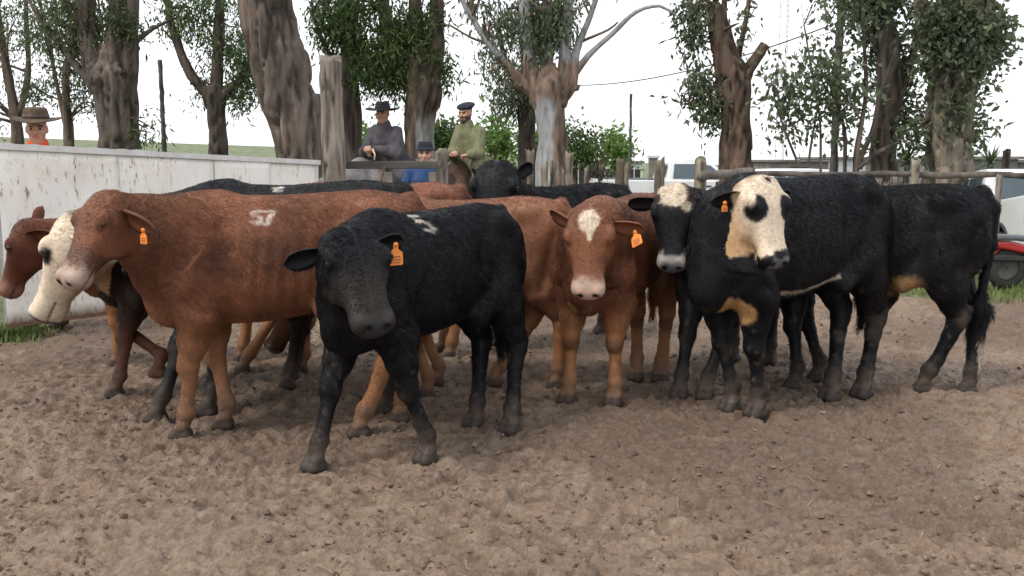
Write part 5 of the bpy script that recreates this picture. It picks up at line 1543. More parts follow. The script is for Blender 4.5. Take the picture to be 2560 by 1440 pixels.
def hat_mesh(parent, hp, Rh, mat, crown_r, crown_h, brim_r, brim_bend, brim_drop, z0, name='hat', tilt=0.0, dent=0.02, band=None):
    n = 36
    V, F = [], []
    prof = [(0.0, crown_h - dent), (0.5, crown_h - dent * 0.4), (0.8, crown_h), (0.93, crown_h - 0.012), (1.0, crown_h * 0.6), (1.06, 0.012), (1.08, 0.0)]
    rows = []
    for u, z in prof:
        rows.append([(max(u, 0.02) * crown_r * 1.16 * math.cos(a), max(u, 0.02) * crown_r * math.sin(a), z) for a in np.linspace(0, 2 * np.pi, n, endpoint=False)])
    for w in (0.35, 0.7, 1.0, 1.012):
        row = []
        for a in np.linspace(0, 2 * np.pi, n, endpoint=False):
            r = crown_r * 1.08 + (brim_r - crown_r * 1.08) * min(w, 1.0)
            side = abs(math.sin(a))
            z = brim_bend * side ** 2 * w ** 1.6 - brim_drop * w ** 1.3 * (1 if brim_bend == 0 else (0.4 + 0.6 * (1 - side))) + 0.004 * math.sin(3 * a + 1)
            row.append((r * 1.08 * math.cos(a), r * math.sin(a), z))
        rows.append(row)
    under = [[(x, y, z - 0.007) for x, y, z in rw] for rw in reversed(rows[6:10])]
    rows = rows + under
    P = np.array(rows).reshape(-1, 3)
    ct, st = math.cos(tilt), math.sin(tilt)
    P = P @ np.array([[ct, 0, -st], [0, 1, 0], [st, 0, ct]]).T
    V = np.array([hp(p[0] - 0.004, p[1], p[2] + z0) for p in P])
    for j in range(len(rows) - 1):
        for i in range(n):
            k = (i + 1) % n
            F.append((j * n + k, j * n + i, (j + 1) * n + i, (j + 1) * n + k))
    o = np_mesh(name, V, np.array(F), mat, parent)
    if band is not None:
        B = MB()
        pr = [(1.045, 0.035), (1.075, 0.034), (1.10, 0.008), (1.09, 0.006)]
        VV = np.array([hp(u * crown_r * 1.16 * math.cos(a) - 0.004, u * crown_r * math.sin(a), z + z0) for u, z in pr for a in np.linspace(0, 2 * np.pi, n, endpoint=False)])
        FF = [(j * n + (i + 1) % n, j * n + i, (j + 1) * n + i, (j + 1) * n + (i + 1) % n) for j in range(3) for i in range(n)]
        np_mesh('hat_band', VV, np.array(FF), band, o)
    return o

def build_people():
    felt_tan = cloth_mat('tan_felt', (0.105, 0.075, 0.05), (0.065, 0.045, 0.032))
    felt_blk = cloth_mat('black_felt', (0.012, 0.013, 0.016), (0.022, 0.022, 0.026))
    navy = cloth_mat('dark_navy_canvas', (0.016, 0.020, 0.03), (0.03, 0.034, 0.045))
    purple = cloth_mat('slate_oilskin', (0.078, 0.073, 0.082), (0.048, 0.045, 0.052), 6)
    olive = cloth_mat('olive_canvas', (0.185, 0.188, 0.11), (0.13, 0.132, 0.078), 6)
    olived = cloth_mat('dark_olive_cloth', (0.10, 0.11, 0.06), (0.07, 0.075, 0.045), 6)
    blue = cloth_mat('blue_cotton', (0.04, 0.085, 0.20), (0.025, 0.055, 0.14), 7)
    red = cloth_mat('orange_red_cotton', (0.70, 0.10, 0.03), (0.55, 0.07, 0.02), 8)
    maroon = cloth_mat('maroon_trousers', (0.09, 0.03, 0.025), (0.06, 0.02, 0.02), 8)
    blackc = cloth_mat('black_cloth', (0.02, 0.02, 0.024), (0.03, 0.03, 0.034), 8)
    boot = flat_mat('brown_leather', (0.05, 0.03, 0.022), (0.03, 0.02, 0.016), 14, 0.5)
    SK = (0.44, 0.25, 0.165)
    def stand_J(h, arms, lean=0.0):
        k = h / 1.75
        return dict(chest=np.array([lean, 0, 1.30]) * k, waist=np.array([0, 0, 1.06]) * k, hips=np.array([0, 0, 0.93]) * k, shoulders=[np.array([lean, 0.18, 1.41]) * k, np.array([lean, -0.18, 1.41]) * k],
                    elbows=[np.asarray(a) * k for a in arms[0]], wrists=[np.asarray(a) * k for a in arms[1]], knees=[np.array([0.02, 0.1, 0.50]) * k, np.array([0.02, -0.1, 0.5]) * k],
                    ankles=[np.array([-0.02, 0.11, 0.10]) * k, np.array([-0.02, -0.11, 0.10]) * k])
    def shirt(J, k=1.0, skirt=None):
        def fn(C):
            C.chain([(J['chest'] + [0, 0, 0.10], 0.10), (J['chest'], 0.15), (J['waist'], 0.14), (J['hips'], 0.155)], 0.08, (1, 0, 0), 0.8)
            for i in (0, 1):
                C.cone(J['chest'] + [0, 0, 0.10], J['shoulders'][i], 0.085, 0.07, 0.05)
                C.chain([(J['shoulders'][i], 0.072), (J['elbows'][i], 0.058), (J['wrists'][i], 0.046)], 0.025)
            C.cone(J['neck'] - [0, 0, 0.06], J['neck'] + [0.0, 0, 0.06], 0.105, 0.085, 0.03)
        return fn
    def trousers(J):
        def fn(C):
            for i, t in enumerate((1, -1)):
                C.chain([(J['hips'] + np.array([0, t * 0.085, -0.02]), 0.125), (J['knees'][i], 0.082), (J['ankles'][i] + [0, 0, 0.03], 0.065)], 0.04)
        return fn
    def boots(J, i):
        def fn(C):
            for _ in (0,):
                a = np.asarray(J['ankles'][i])
                C.cone(a + [0, 0, 0.12], a + [-0.01, 0, -0.02], 0.058, 0.052, 0.02)
                C.cone(a + [-0.03, 0, -0.05], a + [0.16, 0, -0.06], 0.048, 0.04, 0.02)
        return fn
    # man at the left, behind the sheet gate
    b = gd(92, 8.25)
    hz = at(92, 318, 8.25)[2]
    k = hz / 1.63
    J = stand_J(1.75 * k, (((0.05, 0.27, 1.14), (0.05, -0.27, 1.14)), ((0.14, 0.25, 0.92), (0.14, -0.25, 0.92))))
    yaw = -math.pi / 2 + 0.0
    hx = at(92, 322, 8.25)
    def off(p, b, yaw):
        v = np.asarray(p) - np.asarray(b)
        return np.array([v[0] * math.cos(yaw) + v[1] * math.sin(yaw), -v[0] * math.sin(yaw) + v[1] * math.cos(yaw), v[2]])
    def collar(J, k=1.0):
        def fn(C): C.cone(J['chest'] + [0.01, 0, 0.15], J['chest'] + [0.0, 0, 0.255], 0.11, 0.085, 0.03)
        return fn
    person('person', 'person in a wide tan hat and orange-red collar looking over the white gate', b, yaw, off(hx, b, yaw), 0.35, 0.10, J, dict(skin=SK, hair=(0.02, 0.014, 0.01)),
           [('shirt', shirt(J), red, 0.006), ('trousers', trousers(J), maroon, 0.008), ('boot', boots(J, 0), boot, 0.002), ('boot', boots(J, 1), boot, 0.002)],
           lambda r, hp, R: hat_mesh(r, hp, R, felt_tan, 0.096, 0.09, 0.205, 0.025, 0.03, 0.088, band=boot, dent=0.012))
    # the grey horse and its rider
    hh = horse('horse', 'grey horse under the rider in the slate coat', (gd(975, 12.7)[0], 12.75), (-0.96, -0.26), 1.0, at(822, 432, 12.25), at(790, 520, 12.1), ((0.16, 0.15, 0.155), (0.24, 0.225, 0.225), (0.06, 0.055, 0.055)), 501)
    saddle(hh, 1.0)
    b = gd(972, 12.7); yaw = math.atan2(-0.9, -0.45)
    hx = at(957, 284, 12.6)
    o = off(hx, b, yaw); hz = o[2]
    R2 = lambda x, y, z: np.array([x, y, z])
    J = dict(chest=R2(o[0] - 0.06, o[1] * 0.9, hz - 0.36), waist=R2(o[0] - 0.10, o[1] * 0.6, hz - 0.58), hips=R2(o[0] - 0.12, o[1] * 0.4, hz - 0.72),
             shoulders=[R2(o[0] - 0.05, o[1] + 0.165, hz - 0.24), R2(o[0] - 0.05, o[1] - 0.165, hz - 0.24)], elbows=[R2(o[0] + 0.02, o[1] + 0.25, hz - 0.52), R2(o[0] + 0.04, o[1] - 0.25, hz - 0.50)],
             wrists=[off(at(938, 372, 12.42), b, yaw), off(at(921, 362, 12.42), b, yaw)], knees=[R2(o[0] + 0.25, o[1] + 0.33, hz - 0.92), R2(o[0] + 0.22, o[1] - 0.34, hz - 0.92)],
             ankles=[R2(o[0] + 0.14, o[1] + 0.36, hz - 1.30), R2(o[0] + 0.12, o[1] - 0.36, hz - 1.30)], hand_dir=[np.array([0.55, -0.45, -0.5]), np.array([0.55, 0.35, -0.5])])
    def cape(J):
        def fn(C):
            shirt(J)(C)
            c = J['chest']; hp_ = J['hips']
            for t in (1, -1):
                C.cone(c + [0, t * 0.08, 0.02], hp_ + [0.04, t * 0.27, 0.02], 0.10, 0.10, 0.08)
                C.cone(hp_ + [0.05, t * 0.2, 0.08], hp_ + [0.22, t * 0.34, -0.10], 0.13, 0.10, 0.08)
                C.cone(hp_ + [-0.12, t * 0.2, 0.06], hp_ + [-0.2, t * 0.27, -0.12], 0.13, 0.09, 0.08)
            for i in (0, 1):
                C.chain([(J['shoulders'][i], 0.075), (J['elbows'][i], 0.08), ((J['elbows'][i] + np.asarray(J['wrists'][i]) * 2) / 3, 0.062)], 0.04)
            C.cone(J['neck'] - [0.0, 0, 0.05], J['neck'] + [-0.005, 0, 0.02], 0.10, 0.085, 0.02)
        return fn
    person('person', 'rider on the grey horse in a dark wide-brimmed hat and slate coat', b, yaw, o, 0.15, 0.06, J, dict(skin=(0.36, 0.20, 0.135), hair=(0.012, 0.01, 0.01)),
           [('coat', cape(J), purple, 0.013), ('trousers', trousers(J), blackc, 0.006), ('boot', boots(J, 0), boot, 0.002), ('boot', boots(J, 1), boot, 0.002)],
           lambda r, hp, R: hat_mesh(r, hp, R, felt_blk, 0.09, 0.085, 0.22, 0.02, 0.025, 0.066, band=blackc))
    rope = MB()
    p0, p1 = at(931, 372, 12.25), at(936, 400, 12.2)
    rope.tube([p0, (p0 + p1) / 2 + [0.02, 0, 0], p1], 0.012, 6)
    tag(rope.build('rein', flat_mat('pale_rawhide', (0.5, 0.42, 0.30), (0.4, 0.32, 0.22), 20, 0.7), None, True), 'pale rawhide rein hanging from the hands of the rider in slate', 'rein')
    # the dark horse and the rider in green
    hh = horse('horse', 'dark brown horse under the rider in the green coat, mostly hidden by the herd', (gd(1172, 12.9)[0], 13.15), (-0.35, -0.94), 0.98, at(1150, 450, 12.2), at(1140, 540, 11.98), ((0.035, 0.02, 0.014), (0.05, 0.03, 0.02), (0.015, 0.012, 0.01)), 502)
    saddle(hh, 0.98)
    b = gd(1178, 12.95); yaw = math.atan2(-0.80, -0.6)
    hx = at(1164, 284, 12.75)
    o = off(hx, b, yaw); hz = o[2]
    J = dict(chest=R2(o[0] - 0.08, o[1], hz - 0.36), waist=R2(o[0] - 0.12, o[1], hz - 0.58), hips=R2(o[0] - 0.13, o[1], hz - 0.74),
             shoulders=[R2(o[0] - 0.08, o[1] + 0.165, hz - 0.24), R2(o[0] - 0.08, o[1] - 0.165, hz - 0.24)], elbows=[R2(o[0] + 0.0, o[1] + 0.22, hz - 0.52), R2(o[0] + 0.02, o[1] - 0.21, hz - 0.52)],
             wrists=[off(at(1174, 386, 12.52), b, yaw), off(at(1134, 380, 12.55), b, yaw)], knees=[R2(o[0] + 0.22, o[1] + 0.32, hz - 0.98), R2(o[0] + 0.22, o[1] - 0.32, hz - 0.98)],
             ankles=[R2(o[0] + 0.12, o[1] + 0.34, hz - 1.36), R2(o[0] + 0.12, o[1] - 0.34, hz - 1.36)], hand_dir=[np.array([0.5, -0.7, -0.15]), np.array([0.5, 0.6, -0.1])])
    def greatcoat(J):
        def fn(C):
            shirt(J)(C)
            c = J['chest']; h_ = J['hips']
            for t in (1, -1):
                C.cone(c + [0, t * 0.07, 0], h_ + [0.06, t * 0.16, 0.0], 0.11, 0.12, 0.08)
                C.cone(h_ + [0.06, t * 0.22, 0.02], h_ + [0.14, t * 0.31, -0.34], 0.13, 0.10, 0.08)
                C.cone(h_ + [-0.1, t * 0.18, 0.05], h_ + [-0.14, t * 0.24, -0.3], 0.12, 0.10, 0.08)
            for i in (0, 1):
                C.chain([(J['shoulders'][i], 0.072), (J['elbows'][i], 0.068), ((J['elbows'][i] + np.asarray(J['wrists'][i]) * 3) / 4, 0.052)], 0.035)
            C.cone(J['neck'] - [0.0, 0, 0.05], J['neck'] + [-0.01, 0, 0.025], 0.10, 0.09, 0.02)
        return fn
    def beret(r, hp, R):
        S = Solid()
        S.ell(hp(-0.015, 0.0, 0.098), (0.128, 0.122, 0.040), R @ np.array([[0.97, 0, 0.24], [0, 1, 0], [-0.24, 0, 0.97]]), 0.03)
        S.ell(hp(-0.01, 0, 0.068), (0.104, 0.086, 0.026), R, 0.02)
        S.cone(hp(-0.02, 0, 0.13), hp(-0.022, 0, 0.148), 0.006, 0.005, 0.01)
        V, F = S.mesh(0.008); np_mesh('beret', V, F, navy, r)
    def hairback(C):
        pass
    person('person', 'bearded rider in a dark beret and long olive green coat', b, yaw, o, 0.12, 0.10, J, dict(skin=(0.38, 0.21, 0.15), hair=(0.018, 0.013, 0.011), beard=0.9),
           [('coat', greatcoat(J), olive, 0.013), ('trousers', trousers(J), olived, 0.008), ('boot', boots(J, 0), boot, 0.002), ('boot', boots(J, 1), boot, 0.002)], beret)
    # man in blue behind the timber gate
    b = gd(1062, 11.6); yaw = -math.pi / 2 - 0.05
    hx = at(1063, 386, 11.6)
    o = off(hx, b, yaw); k = o[2] / 1.63
    J = stand_J(1.75 * k, (((0.05, 0.29, 1.15), (0.05, -0.29, 1.15)), ((0.2, 0.22, 0.98), (0.2, -0.22, 0.98))))
    person('person', 'person in a blue shirt and dark bucket hat behind the timber gate', b, yaw, o, 0.05, 0.0, J, dict(skin=(0.42, 0.25, 0.18), hair=(0.02, 0.016, 0.014)),
           [('shirt', shirt(J), blue, 0.010), ('trousers', trousers(J), blackc, 0.006), ('boot', boots(J, 0), boot, 0.002), ('boot', boots(J, 1), boot, 0.002)],
           lambda r, hp, R: hat_mesh(r, hp, R, navy, 0.088, 0.075, 0.122, 0, 0.025, 0.078, name='bucket_hat', dent=0.005))
build_people()
# ------------------------------------------------------------------ vehicles, poles, buildings, plants
def paint_mat(name, c, rough=0.3):
    m, nt, b = new_mat(name)
    f = noise_fac(nt, 1.7, 5)
    nt.links.new(ramp(nt, f, [(0.4, c), (0.75, tuple(x * 0.82 for x in c))]), b.inputs['Base Color'])
    b.inputs['Roughness'].default_value = rough
    b.inputs['Coat Weight'].default_value = 0.4
    return m
M_CARW = paint_mat('white_car_paint', (0.72, 0.73, 0.74))
M_GLASS = flat_mat('tinted_glass', (0.05, 0.08, 0.10), (0.03, 0.05, 0.07), 2, 0.06, spec=0.8)
M_RUBBER = flat_mat('tyre_rubber', (0.02, 0.02, 0.02), (0.035, 0.033, 0.03), 12, 0.85)
M_STEEL = flat_mat('dull_steel', (0.30, 0.30, 0.31), (0.18, 0.18, 0.18), 10, 0.4, 0.7)
M_PLAST = flat_mat('black_plastic', (0.02, 0.02, 0.022), (0.03, 0.03, 0.03), 10, 0.5)
M_TAIL = flat_mat('red_lamp', (0.45, 0.012, 0.02), (0.35, 0.01, 0.015), 12, 0.2)
M_RIM = flat_mat('dirty_rim', (0.09, 0.085, 0.08), (0.05, 0.045, 0.04), 12, 0.55, 0.5)
def wheel(parent, c, r, w, axis=(0, 1, 0), name='wheel'):
    R = np.stack([unit(np.cross((0.3, 0.1, 1), axis)), np.cross(unit(axis), unit(np.cross((0.3, 0.1, 1), axis))), unit(axis)], 1)
    t = MB().lathe([(r * 0.62, -w / 2), (r * 0.9, -w / 2), (r, -w * 0.32), (r, w * 0.32), (r * 0.9, w / 2), (r * 0.62, w / 2), (r * 0.62, -w / 2)], 28, c, R).build(name, M_RUBBER, parent, True)
    MB().lathe([(0.01, w * 0.3), (r * 0.2, w * 0.32), (r * 0.25, w * 0.2), (r * 0.5, w * 0.24), (r * 0.63, w * 0.42), (r * 0.63, -w * 0.42), (r * 0.5, -w * 0.2), (0.01, -w * 0.2)], 24, c, R).build('rim', M_RIM, t, True)
    return t
def pickup(name, label, loc, yaw, s=1.0, pitch=0.0, suv=False):
    r = empty(name, loc, yaw, label, 'car' if suv else 'pickup', 'white vehicles parked behind the pen')
    r.rotation_euler = (0, pitch, yaw)
    hw = 0.89 * s
    def arch(xc, rad, z0):
        return [(xc + rad * math.cos(a), z0 + rad * math.sin(a)) for a in np.linspace(math.pi, 0, 11)]
    zb = 0.42
    low = [(-2.6, zb + 0.12), (-2.58, zb + 0.02)] + arch(-1.62, 0.42, zb) + arch(1.58, 0.42, zb) + [(2.45, zb), (2.58, zb + 0.1), (2.60, 0.78), (2.50, 1.02), (1.95, 1.12), (1.15, 1.17), (-0.72, 1.19), (-0.76, 1.19), (-2.56, 1.22), (-2.62, 1.05)]
    low = [(x * s, z * s) for x, z in low]
    MB().prism(low, -hw, hw).build('body', M_CARW, r, False, 0.03)
    # cab: tapered greenhouse
    bot = [(-0.74, 1.17), (1.25, 1.15)]; top = [(-0.60, 1.77), (0.45, 1.77)]
    P, wb, wt = [], 0.86 * s, 0.70 * s
    ring = [(-0.74, 1.16, wb), (1.22, 1.14, wb), (0.62, 1.64, wt + 0.03), (0.40, 1.745, wt), (-0.05, 1.775, wt), (-0.5, 1.76, wt), (-0.62, 1.70, wt + 0.01)]
    if suv: ring = [(-2.5, 1.18, wb), (1.22, 1.14, wb), (0.62, 1.64, wt + 0.03), (0.40, 1.70, wt), (-0.9, 1.73, wt), (-2.1, 1.68, wt), (-2.36, 1.5, wt + 0.04)]
    V = [(x * s, -w, z * s) for x, z, w in ring] + [(x * s, w, z * s) for x, z, w in ring]
    n = len(ring)
    F = [tuple(range(n)), tuple(reversed(range(n, 2 * n)))] + [((i + 1) % n, i, i + n, (i + 1) % n + n) for i in range(n)]
    m = MB(); m._add(V, F); m.build('cab', M_CARW, r, False, 0.035)
    def lerp_w(z): return wb + (wt + 0.01 - wb) * (z - 1.16) / 0.56
    for t in (-1, 1):
        for poly in ([(-0.56, 1.24), (0.10, 1.23), (0.08, 1.64), (-0.50, 1.64)], [(0.17, 1.23), (0.98, 1.21), (0.52, 1.60), (0.15, 1.64)]) + (([(-2.2, 1.26), (-0.64, 1.24), (-0.6, 1.62), (-2.0, 1.6)],) if suv else ()):
            mm = MB()
            V = [(x * s, t * (lerp_w(z) + 0.012), z * s) for x, z in poly] + [(x * s, t * (lerp_w(z) - 0.03), z * s) for x, z in poly]
            q = [(0, 1, 2, 3), (7, 6, 5, 4), (0, 4, 5, 1), (1, 5, 6, 2), (2, 6, 7, 3), (3, 7, 4, 0)]
            mm._add(V, q); mm.build('side_window', M_GLASS, r)
        MB().box((1.02 * s, t * (hw + 0.1), 1.26 * s), (0.12, 0.2, 0.16)).build('mirror', M_PLAST, r, bevel=0.03)
        MB().box((-2.60 * s, t * (hw - 0.07), 0.98 * s), (0.07, 0.15, 0.36)).build('tail_light', M_TAIL, r, bevel=0.015)
        MB().box((2.53 * s, t * (hw - 0.14), 0.86 * s), (0.12, 0.26, 0.15)).build('headlight', M_STEEL, r, bevel=0.02)
        for hx in (-0.45, 0.42): MB().box((hx * s, t * (hw + 0.012), 1.03 * s), (0.2, 0.03, 0.035)).build('door_handle', M_PLAST, r, bevel=0.006)
        for xc in (-1.62, 1.58):
            wheel(r, (xc * s, t * (hw - 0.11), 0.36 * s), 0.36 * s, 0.24)
            MB().lathe([(0.40 * s, -0.12), (0.435 * s, -0.12), (0.435 * s, 0.135), (0.40 * s, 0.135), (0.40 * s, -0.12)], 24, (xc * s, t * (hw - 0.115), 0.42 * s), np.array([[1, 0, 0], [0, 0, t], [0, 1, 0]])).build('wheel_arch', M_PLAST, r, True)
    mm = MB(); V = []
    for x, z, w in ((1.17, 1.18, 0.78), (0.66, 1.61, 0.66)): V += [((x + 0.03) * s, -w * s, (z + 0.012) * s), ((x + 0.03) * s, w * s, (z + 0.012) * s)]
    mm._add(V + [(x - 0.04, y, z - 0.03) for x, y, z in V], [(0, 1, 3, 2), (4, 6, 7, 5), (0, 2, 6, 4), (1, 5, 7, 3), (0, 4, 5, 1), (2, 3, 7, 6)]); mm.build('windscreen', M_GLASS, r)
    if not suv:
        MB().box((-0.70 * s, 0, 1.45 * s), (0.05, 1.2 * s, 0.36)).build('rear_window', M_GLASS, r)
        MB().box((-1.66 * s, 0, 1.225 * s), (1.72 * s, 1.5 * s, 0.02)).build('bed_cover', M_PLAST, r, bevel=0.008)
    MB().box((-2.64 * s, 0, 0.56 * s), (0.14, 1.7 * s, 0.2)).build('rear_bumper', M_STEEL, r, bevel=0.03)
    MB().box((2.62 * s, 0, 0.56 * s), (0.16, 1.7 * s, 0.24)).build('front_bumper', M_PLAST, r, bevel=0.04)
    MB().box((-2.60 * s, 0, 0.98 * s), (0.05, 1.35 * s, 0.42)).build('tailgate', M_CARW, r, bevel=0.02)
    return r
def motorcycle():
    p = gd(2628, 10.9)
    r = empty('motorcycle', p, 0.12, 'red and black motorcycle parked on the grass at the right edge', 'motorcycle')
    r.scale = (0.82, 0.82, 0.82)
    red = paint_mat('red_paint', (0.40, 0.015, 0.018), 0.25)
    k = 0.92
    for x in (-0.60, 0.62): 
        wheel(r, (x * k, 0, 0.28), 0.28, 0.09)
    def fender(x, a0, a1):
        m = MB(); V = []; n = 12
        for i in range(n + 1):
            a = a0 + (a1 - a0) * i / n
            for rr, y in ((0.31, -0.06), (0.325, 0), (0.31, 0.06)): V.append((x * k + rr * math.cos(a), y, 0.28 + rr * math.sin(a)))
        F = [(i * 3 + j, i * 3 + j + 1, i * 3 + j + 4, i * 3 + j + 3) for i in range(n) for j in (0, 1)]
        m._add(V, F); o = m.build('fender', red, r, True); s = o.modifiers.new('t', 'SOLIDIFY'); s.thickness = 0.006
    fender(0.62, 0.5, 2.6); fender(-0.60, 0.3, 2.5)
    MB().prism([(-0.92, 0.60), (-0.60, 0.54), (-0.2, 0.46), (0.02, 0.44), (0.05, 0.53), (-0.3, 0.60), (-0.55, 0.66), (-0.9, 0.67)], -0.10, 0.10).build('side_panel', red, r, bevel=0.03)
    MB().prism([(-0.88, 0.675), (-0.5, 0.67), (-0.1, 0.62), (0.1, 0.60), (0.14, 0.66), (-0.1, 0.70), (-0.35, 0.74), (-0.85, 0.76)], -0.13, 0.13).build('seat', flat_mat('grey_vinyl', (0.10, 0.11, 0.125), (0.06, 0.065, 0.075), 8, 0.45), r, bevel=0.03)
    MB().prism([(0.12, 0.46), (0.40, 0.55), (0.46, 0.84), (0.38, 0.88), (0.26, 0.70), (0.1, 0.6)], -0.15, 0.15).build('leg_shield', red, r, bevel=0.03)
    MB().box((0.0, 0, 0.33), (0.34, 0.2, 0.2)).build('engine', M_STEEL, r, bevel=0.03)
    MB().tube([(0.0, 0.12, 0.25), (-0.3, 0.15, 0.22), (-0.78, 0.16, 0.30)], [0.022, 0.03, 0.045], 12).build('exhaust', M_STEEL, r, True)
    MB().tube([(0.62 * k, 0.07, 0.28), (0.46, 0.07, 0.8)], 0.02, 8).build('fork', M_STEEL, r, True)
    MB().tube([(0.62 * k, -0.07, 0.28), (0.46, -0.07, 0.8)], 0.02, 8).build('fork', M_STEEL, r, True)
    MB().tube([(0.30, -0.34, 0.98), (0.38, -0.12, 0.93), (0.40, 0.12, 0.93), (0.30, 0.34, 0.98)], 0.014, 8).build('handlebar', M_PLAST, r, True)
    MB().lathe([(0.01, 0.06), (0.08, 0.05), (0.09, -0.02), (0.03, -0.06)], 14, (0.48, 0, 0.86), np.array([[0, 0, 1], [0, 1, 0], [-1, 0, 0]])).build('headlight', M_STEEL, r, True)
    for y in (-0.1, 0.1): MB().tube([(-0.55, y, 0.70), (-0.9, y, 0.72), (-0.96, y * 0.6, 0.72)], 0.009, 6).build('rack_bar', M_STEEL, r, True)
    MB().box((-0.93, 0, 0.60), (0.05, 0.12, 0.06)).build('tail_light', M_TAIL, r, bevel=0.01)
    MB().prism([(-0.9, 0.40), (-0.55, 0.38), (0.1, 0.36), (0.1, 0.42), (-0.5, 0.47), (-0.9, 0.48)], -0.07, 0.07).build('lower_fairing', M_PLAST, r, bevel=0.02)
    MB().tube([(0.0, -0.1, 0.2), (0.0, -0.2, 0.0)], 0.012, 6).build('kickstand', M_STEEL, r, True)
def poles():
    greyw = (0.10, 0.095, 0.09)
    for px, yt, w, d, lb, nm in ((412, 150, 12, 22, 'bare grey pole between the burred tree and the small forked tree', 'pole'), (1575, 234, 7, 30, 'thin crooked pole rising left of the white pickup', 'pole'), (2085, -330, 19, 17, 'tall grey power pole among the sapling stems', 'power_pole')):
        t = at(px, yt, d); b = gd(px, d)
        o = post_mesh(nm, b, t[2] - b[2], w * d / 4800, int(px), None, greyw, (0, 0), 0.01, 10)
        tag(o, lb, 'pole')
    # lattice mast
    d = 55
    b = gd(1950, d); H = 22.0
    r = empty('lattice_mast', b, 0.3, 'thin white lattice mast against the sky left of the saplings', 'mast')
    M = flat_mat('faded_white_steel', (0.55, 0.52, 0.52), (0.40, 0.36, 0.36), 3, 0.5)
    cs = [np.array([0.28 * math.cos(a), 0.28 * math.sin(a), 0]) for a in (0.3, 2.4, 4.5)]
    for c in cs: MB().tube([c, c + [0, 0, H]], 0.022, 5).build('leg', M, r)
    br = MB()
    k = 40
    for i in range(k):
        z0, z1 = H * i / k, H * (i + 1) / k
        for j in range(3):
            a, b2 = cs[j], cs[(j + 1) % 3]
            br.tube([a + [0, 0, z0], b2 + [0, 0, z1]], 0.010, 4, False); br.tube([a + [0, 0, z0], b2 + [0, 0, z0]], 0.008, 4, False)
    o = br.build('bracing', M, r); o['kind'] = 'stuff'
    # overhead wire
    W = MB()
    A, Bp = at(1300, 200, 30), at(2085, 60, 16.85)
    pts = [A + (Bp - A) * t - np.array([0, 0, 0.5 * 4 * t * (1 - t)]) for t in np.linspace(0, 1, 24)]
    W.tube(pts, 0.013, 5)
    tag(W.build('overhead_wire', M_PLAST, None, True), 'thin dark wire crossing the sky between the pale tree and the power pole', 'wire')
    W = MB()
    A, Bp = at(2085, 60, 17), at(2800, 95, 20)
    W.tube([A + (Bp - A) * t - np.array([0, 0, 0.12 * 4 * t * (1 - t)]) for t in np.linspace(0, 1, 20)], 0.012, 5)
    tag(W.build('overhead_wire', M_PLAST, None, True), 'thin wire leaving the power pole towards the right edge', 'wire')
def buildings():
    stone = flat_mat('grey_render', (0.24, 0.22, 0.20), (0.14, 0.125, 0.115), 2.2, 0.9, bmp=0.4)
    pale = flat_mat('whitewash', (0.58, 0.59, 0.62), (0.48, 0.48, 0.50), 1.5, 0.8)
    dark = flat_mat('dark_opening', (0.02, 0.02, 0.02), (0.035, 0.03, 0.03), 4, 0.9)
    tin = flat_mat('weathered_tin', (0.22, 0.21, 0.20), (0.14, 0.12, 0.11), 3, 0.6, 0.3)
    def hut(lb, px0, px1, ytop, d, depth, mat, doors=(), wins=(), roof=0.07):
        a, b = at(px0, 400, d), at(px1, 400, d)
        zt = at(px0, ytop, d)[2]
        g = min(terrain(a[0], a[1]), terrain(b[0], b[1])) - 0.1
        c = (a + b) / 2
        r = empty('low_building', (c[0], d, g), 0, lb, 'building')
        L, H = b[0] - a[0], zt - g
        MB().box((0, depth / 2, (H - roof) / 2), (L, depth, H - roof)).build('wall', mat, r)
        MB().box((0, depth / 2, H - roof / 2), (L + 0.2, depth + 0.25, roof)).build('roof', tin, r)
        for x, w in doors:
            o = MB().box((x * L, -0.03, 0.9 * min(1, H / 2)), (w, 0.05, 1.8 * min(1, H / 2.1))).build('door', dark, r)
            MB().box((x * L + w * 0.35, -0.07, 0.9 * min(1, H / 2)), (0.04, 0.04, 0.12)).build('handle', M_STEEL, o)
        for x, w in wins:
            o = MB().box((x * L, -0.02, H * 0.62), (w, 0.04, H * 0.3)).build('window', dark, r)
            MB().box((x * L, -0.045, H * 0.62), (0.04, 0.02, H * 0.3)).build('mullion', pale, o)
            MB().box((x * L, -0.05, H * 0.45), (w + 0.15, 0.1, 0.05)).build('sill', pale, o)
        return r
    hut('low grey stone shed behind the saplings', 1924, 2072, 399, 30, 4, stone, ((0.0, 0.55),), ((-0.32, 0.5),))
    hut('whitewashed shed end right of the power pole', 2090, 2165, 392, 31, 4, pale, (), ((0.1, 0.5),))
    hut('grey shed between the leafy trunk and the giant trunk', 2172, 2330, 396, 32, 4, stone, ((-0.2, 0.7),), ((0.2, 0.6),))
    hut('concrete shed behind the parked pickup at right', 2436, 2546, 391, 24, 4, flat_mat('raw_concrete', (0.20, 0.205, 0.20), (0.14, 0.14, 0.14), 3, 0.9), (), ((0.1, 0.4),))
    hut('dark end shed beyond the last fence post at right', 2550, 2720, 399, 25, 4, stone, ((0.2, 0.8),), ())
    hut('long pale building in the distance left of the white pickup', 1436, 1606, 402, 48, 6, pale, ((-0.3, 0.9),), ((-0.05, 0.8), (0.2, 0.8), (0.38, 0.6)), 0.12)
    # water tank block above the pickup roof
    p = at(1633, 404, 40); g = terrain(p[0], p[1])
    r = empty('chimney_block', (p[0], p[1], g), 0, 'small grey block standing above the roof of the white pickup', 'chimney')
    MB().box((0, 0, (p[2] - g + 0.15) / 2), (0.36, 0.36, p[2] - g + 0.15)).build('stack', stone, r)
    MB().box((0, 0, p[2] - g + 0.20), (0.46, 0.46, 0.10)).build('cap', pale, r)
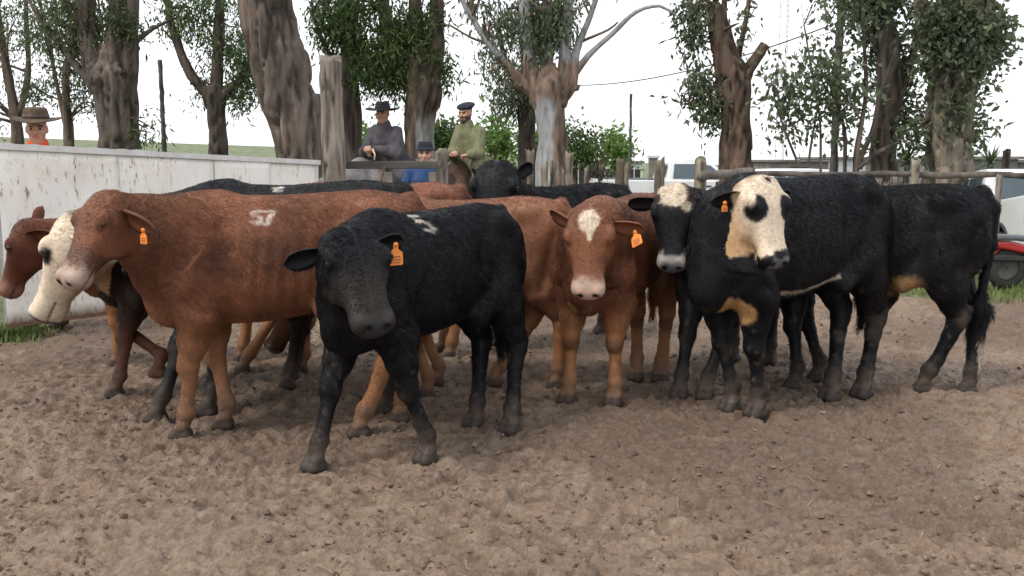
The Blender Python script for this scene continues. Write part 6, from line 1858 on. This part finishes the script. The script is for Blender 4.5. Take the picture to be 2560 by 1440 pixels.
def plants():
    g = np.random.default_rng(9)
    def yucca(lb, px, py, d, n, L):
        b = gd(px, d); c = at(px, py, d)
        r = empty('yucca_plant', b, 0, lb, 'plant', 'spiky plants by the sheds')
        MB().tube([(0, 0, -0.1), (0.02, 0, (c[2] - b[2]) * 0.5), (0, 0, c[2] - b[2])], [0.06, 0.05, 0.05], 8).build('stem', M_DARKW, r, True)
        for i in range(n):
            az, el = g.uniform(0, 6.28), g.uniform(-0.3, 1.4)
            dv = np.array([math.cos(az) * math.cos(el), math.sin(az) * math.cos(el), math.sin(el)])
            sd_ = unit(np.cross(dv, (0, 0, 1))) * 0.022
            o = c - b
            l = L * g.uniform(0.7, 1.15)
            P = [o - sd_ * 0.6, o + sd_ * 0.6, o + dv * l * 0.5 + sd_ - [0, 0, 0.02], o + dv * l * 0.5 - sd_ - [0, 0, 0.02], o + dv * l - [0, 0, 0.12 * l]]
            me = MB(); me._add(P, [(0, 1, 2, 3), (3, 2, 4)]); me.build('leaf', M_YUC, r, True)
    M_YUC = flat_mat('yucca_leaf', (0.06, 0.10, 0.035), (0.10, 0.14, 0.06), 5, 0.5)
    yucca('dark spiky plant in front of the grey shed, beside the grey post', 2268, 405, 17, 46, 0.42)
    yucca('small yucca in front of the concrete shed at right', 2477, 408, 17, 40, 0.42)
    tree('bush', 'leafless grey shrub in front of the long pale building', 16, [[(1498, 470, 3), (1498, 440, 3), (1500, 410, 2)], [(1498, 450, 2), (1485, 415, 1.2)], [(1498, 450, 2), (1512, 412, 1.2)]],
         [(1498, 425, 17, 25, 40)], seed=390, tones=((0.04, 0.045, 0.045), (0.06, 0.065, 0.06), (0.08, 0.085, 0.08)), leafL=0.06, leafW=0.02, spread=0.06, per=10, twigs=20, group='bushes beyond the fence', cat='bush')
b0 = gd(1712, 28.5)
pickup('pickup_truck', 'white double-cab pickup seen side-on beyond the fence posts', (b0[0], 28.5, b0[2] - 0.02), 0.10, 1.03)
b0 = gd(1925, 25.5)
pickup('parked_car', 'white car with its windscreen showing above the low rail, right of the pickup', (b0[0], 25.5, b0[2] - 0.02), math.radians(-148), 0.9, 0.0, True)
pickup('pickup_truck', 'white pickup with its red tail light at the right edge', (7.57, 14.31, -0.30), math.radians(83), 0.9, math.radians(5.5))
motorcycle(); poles(); buildings(); plants()
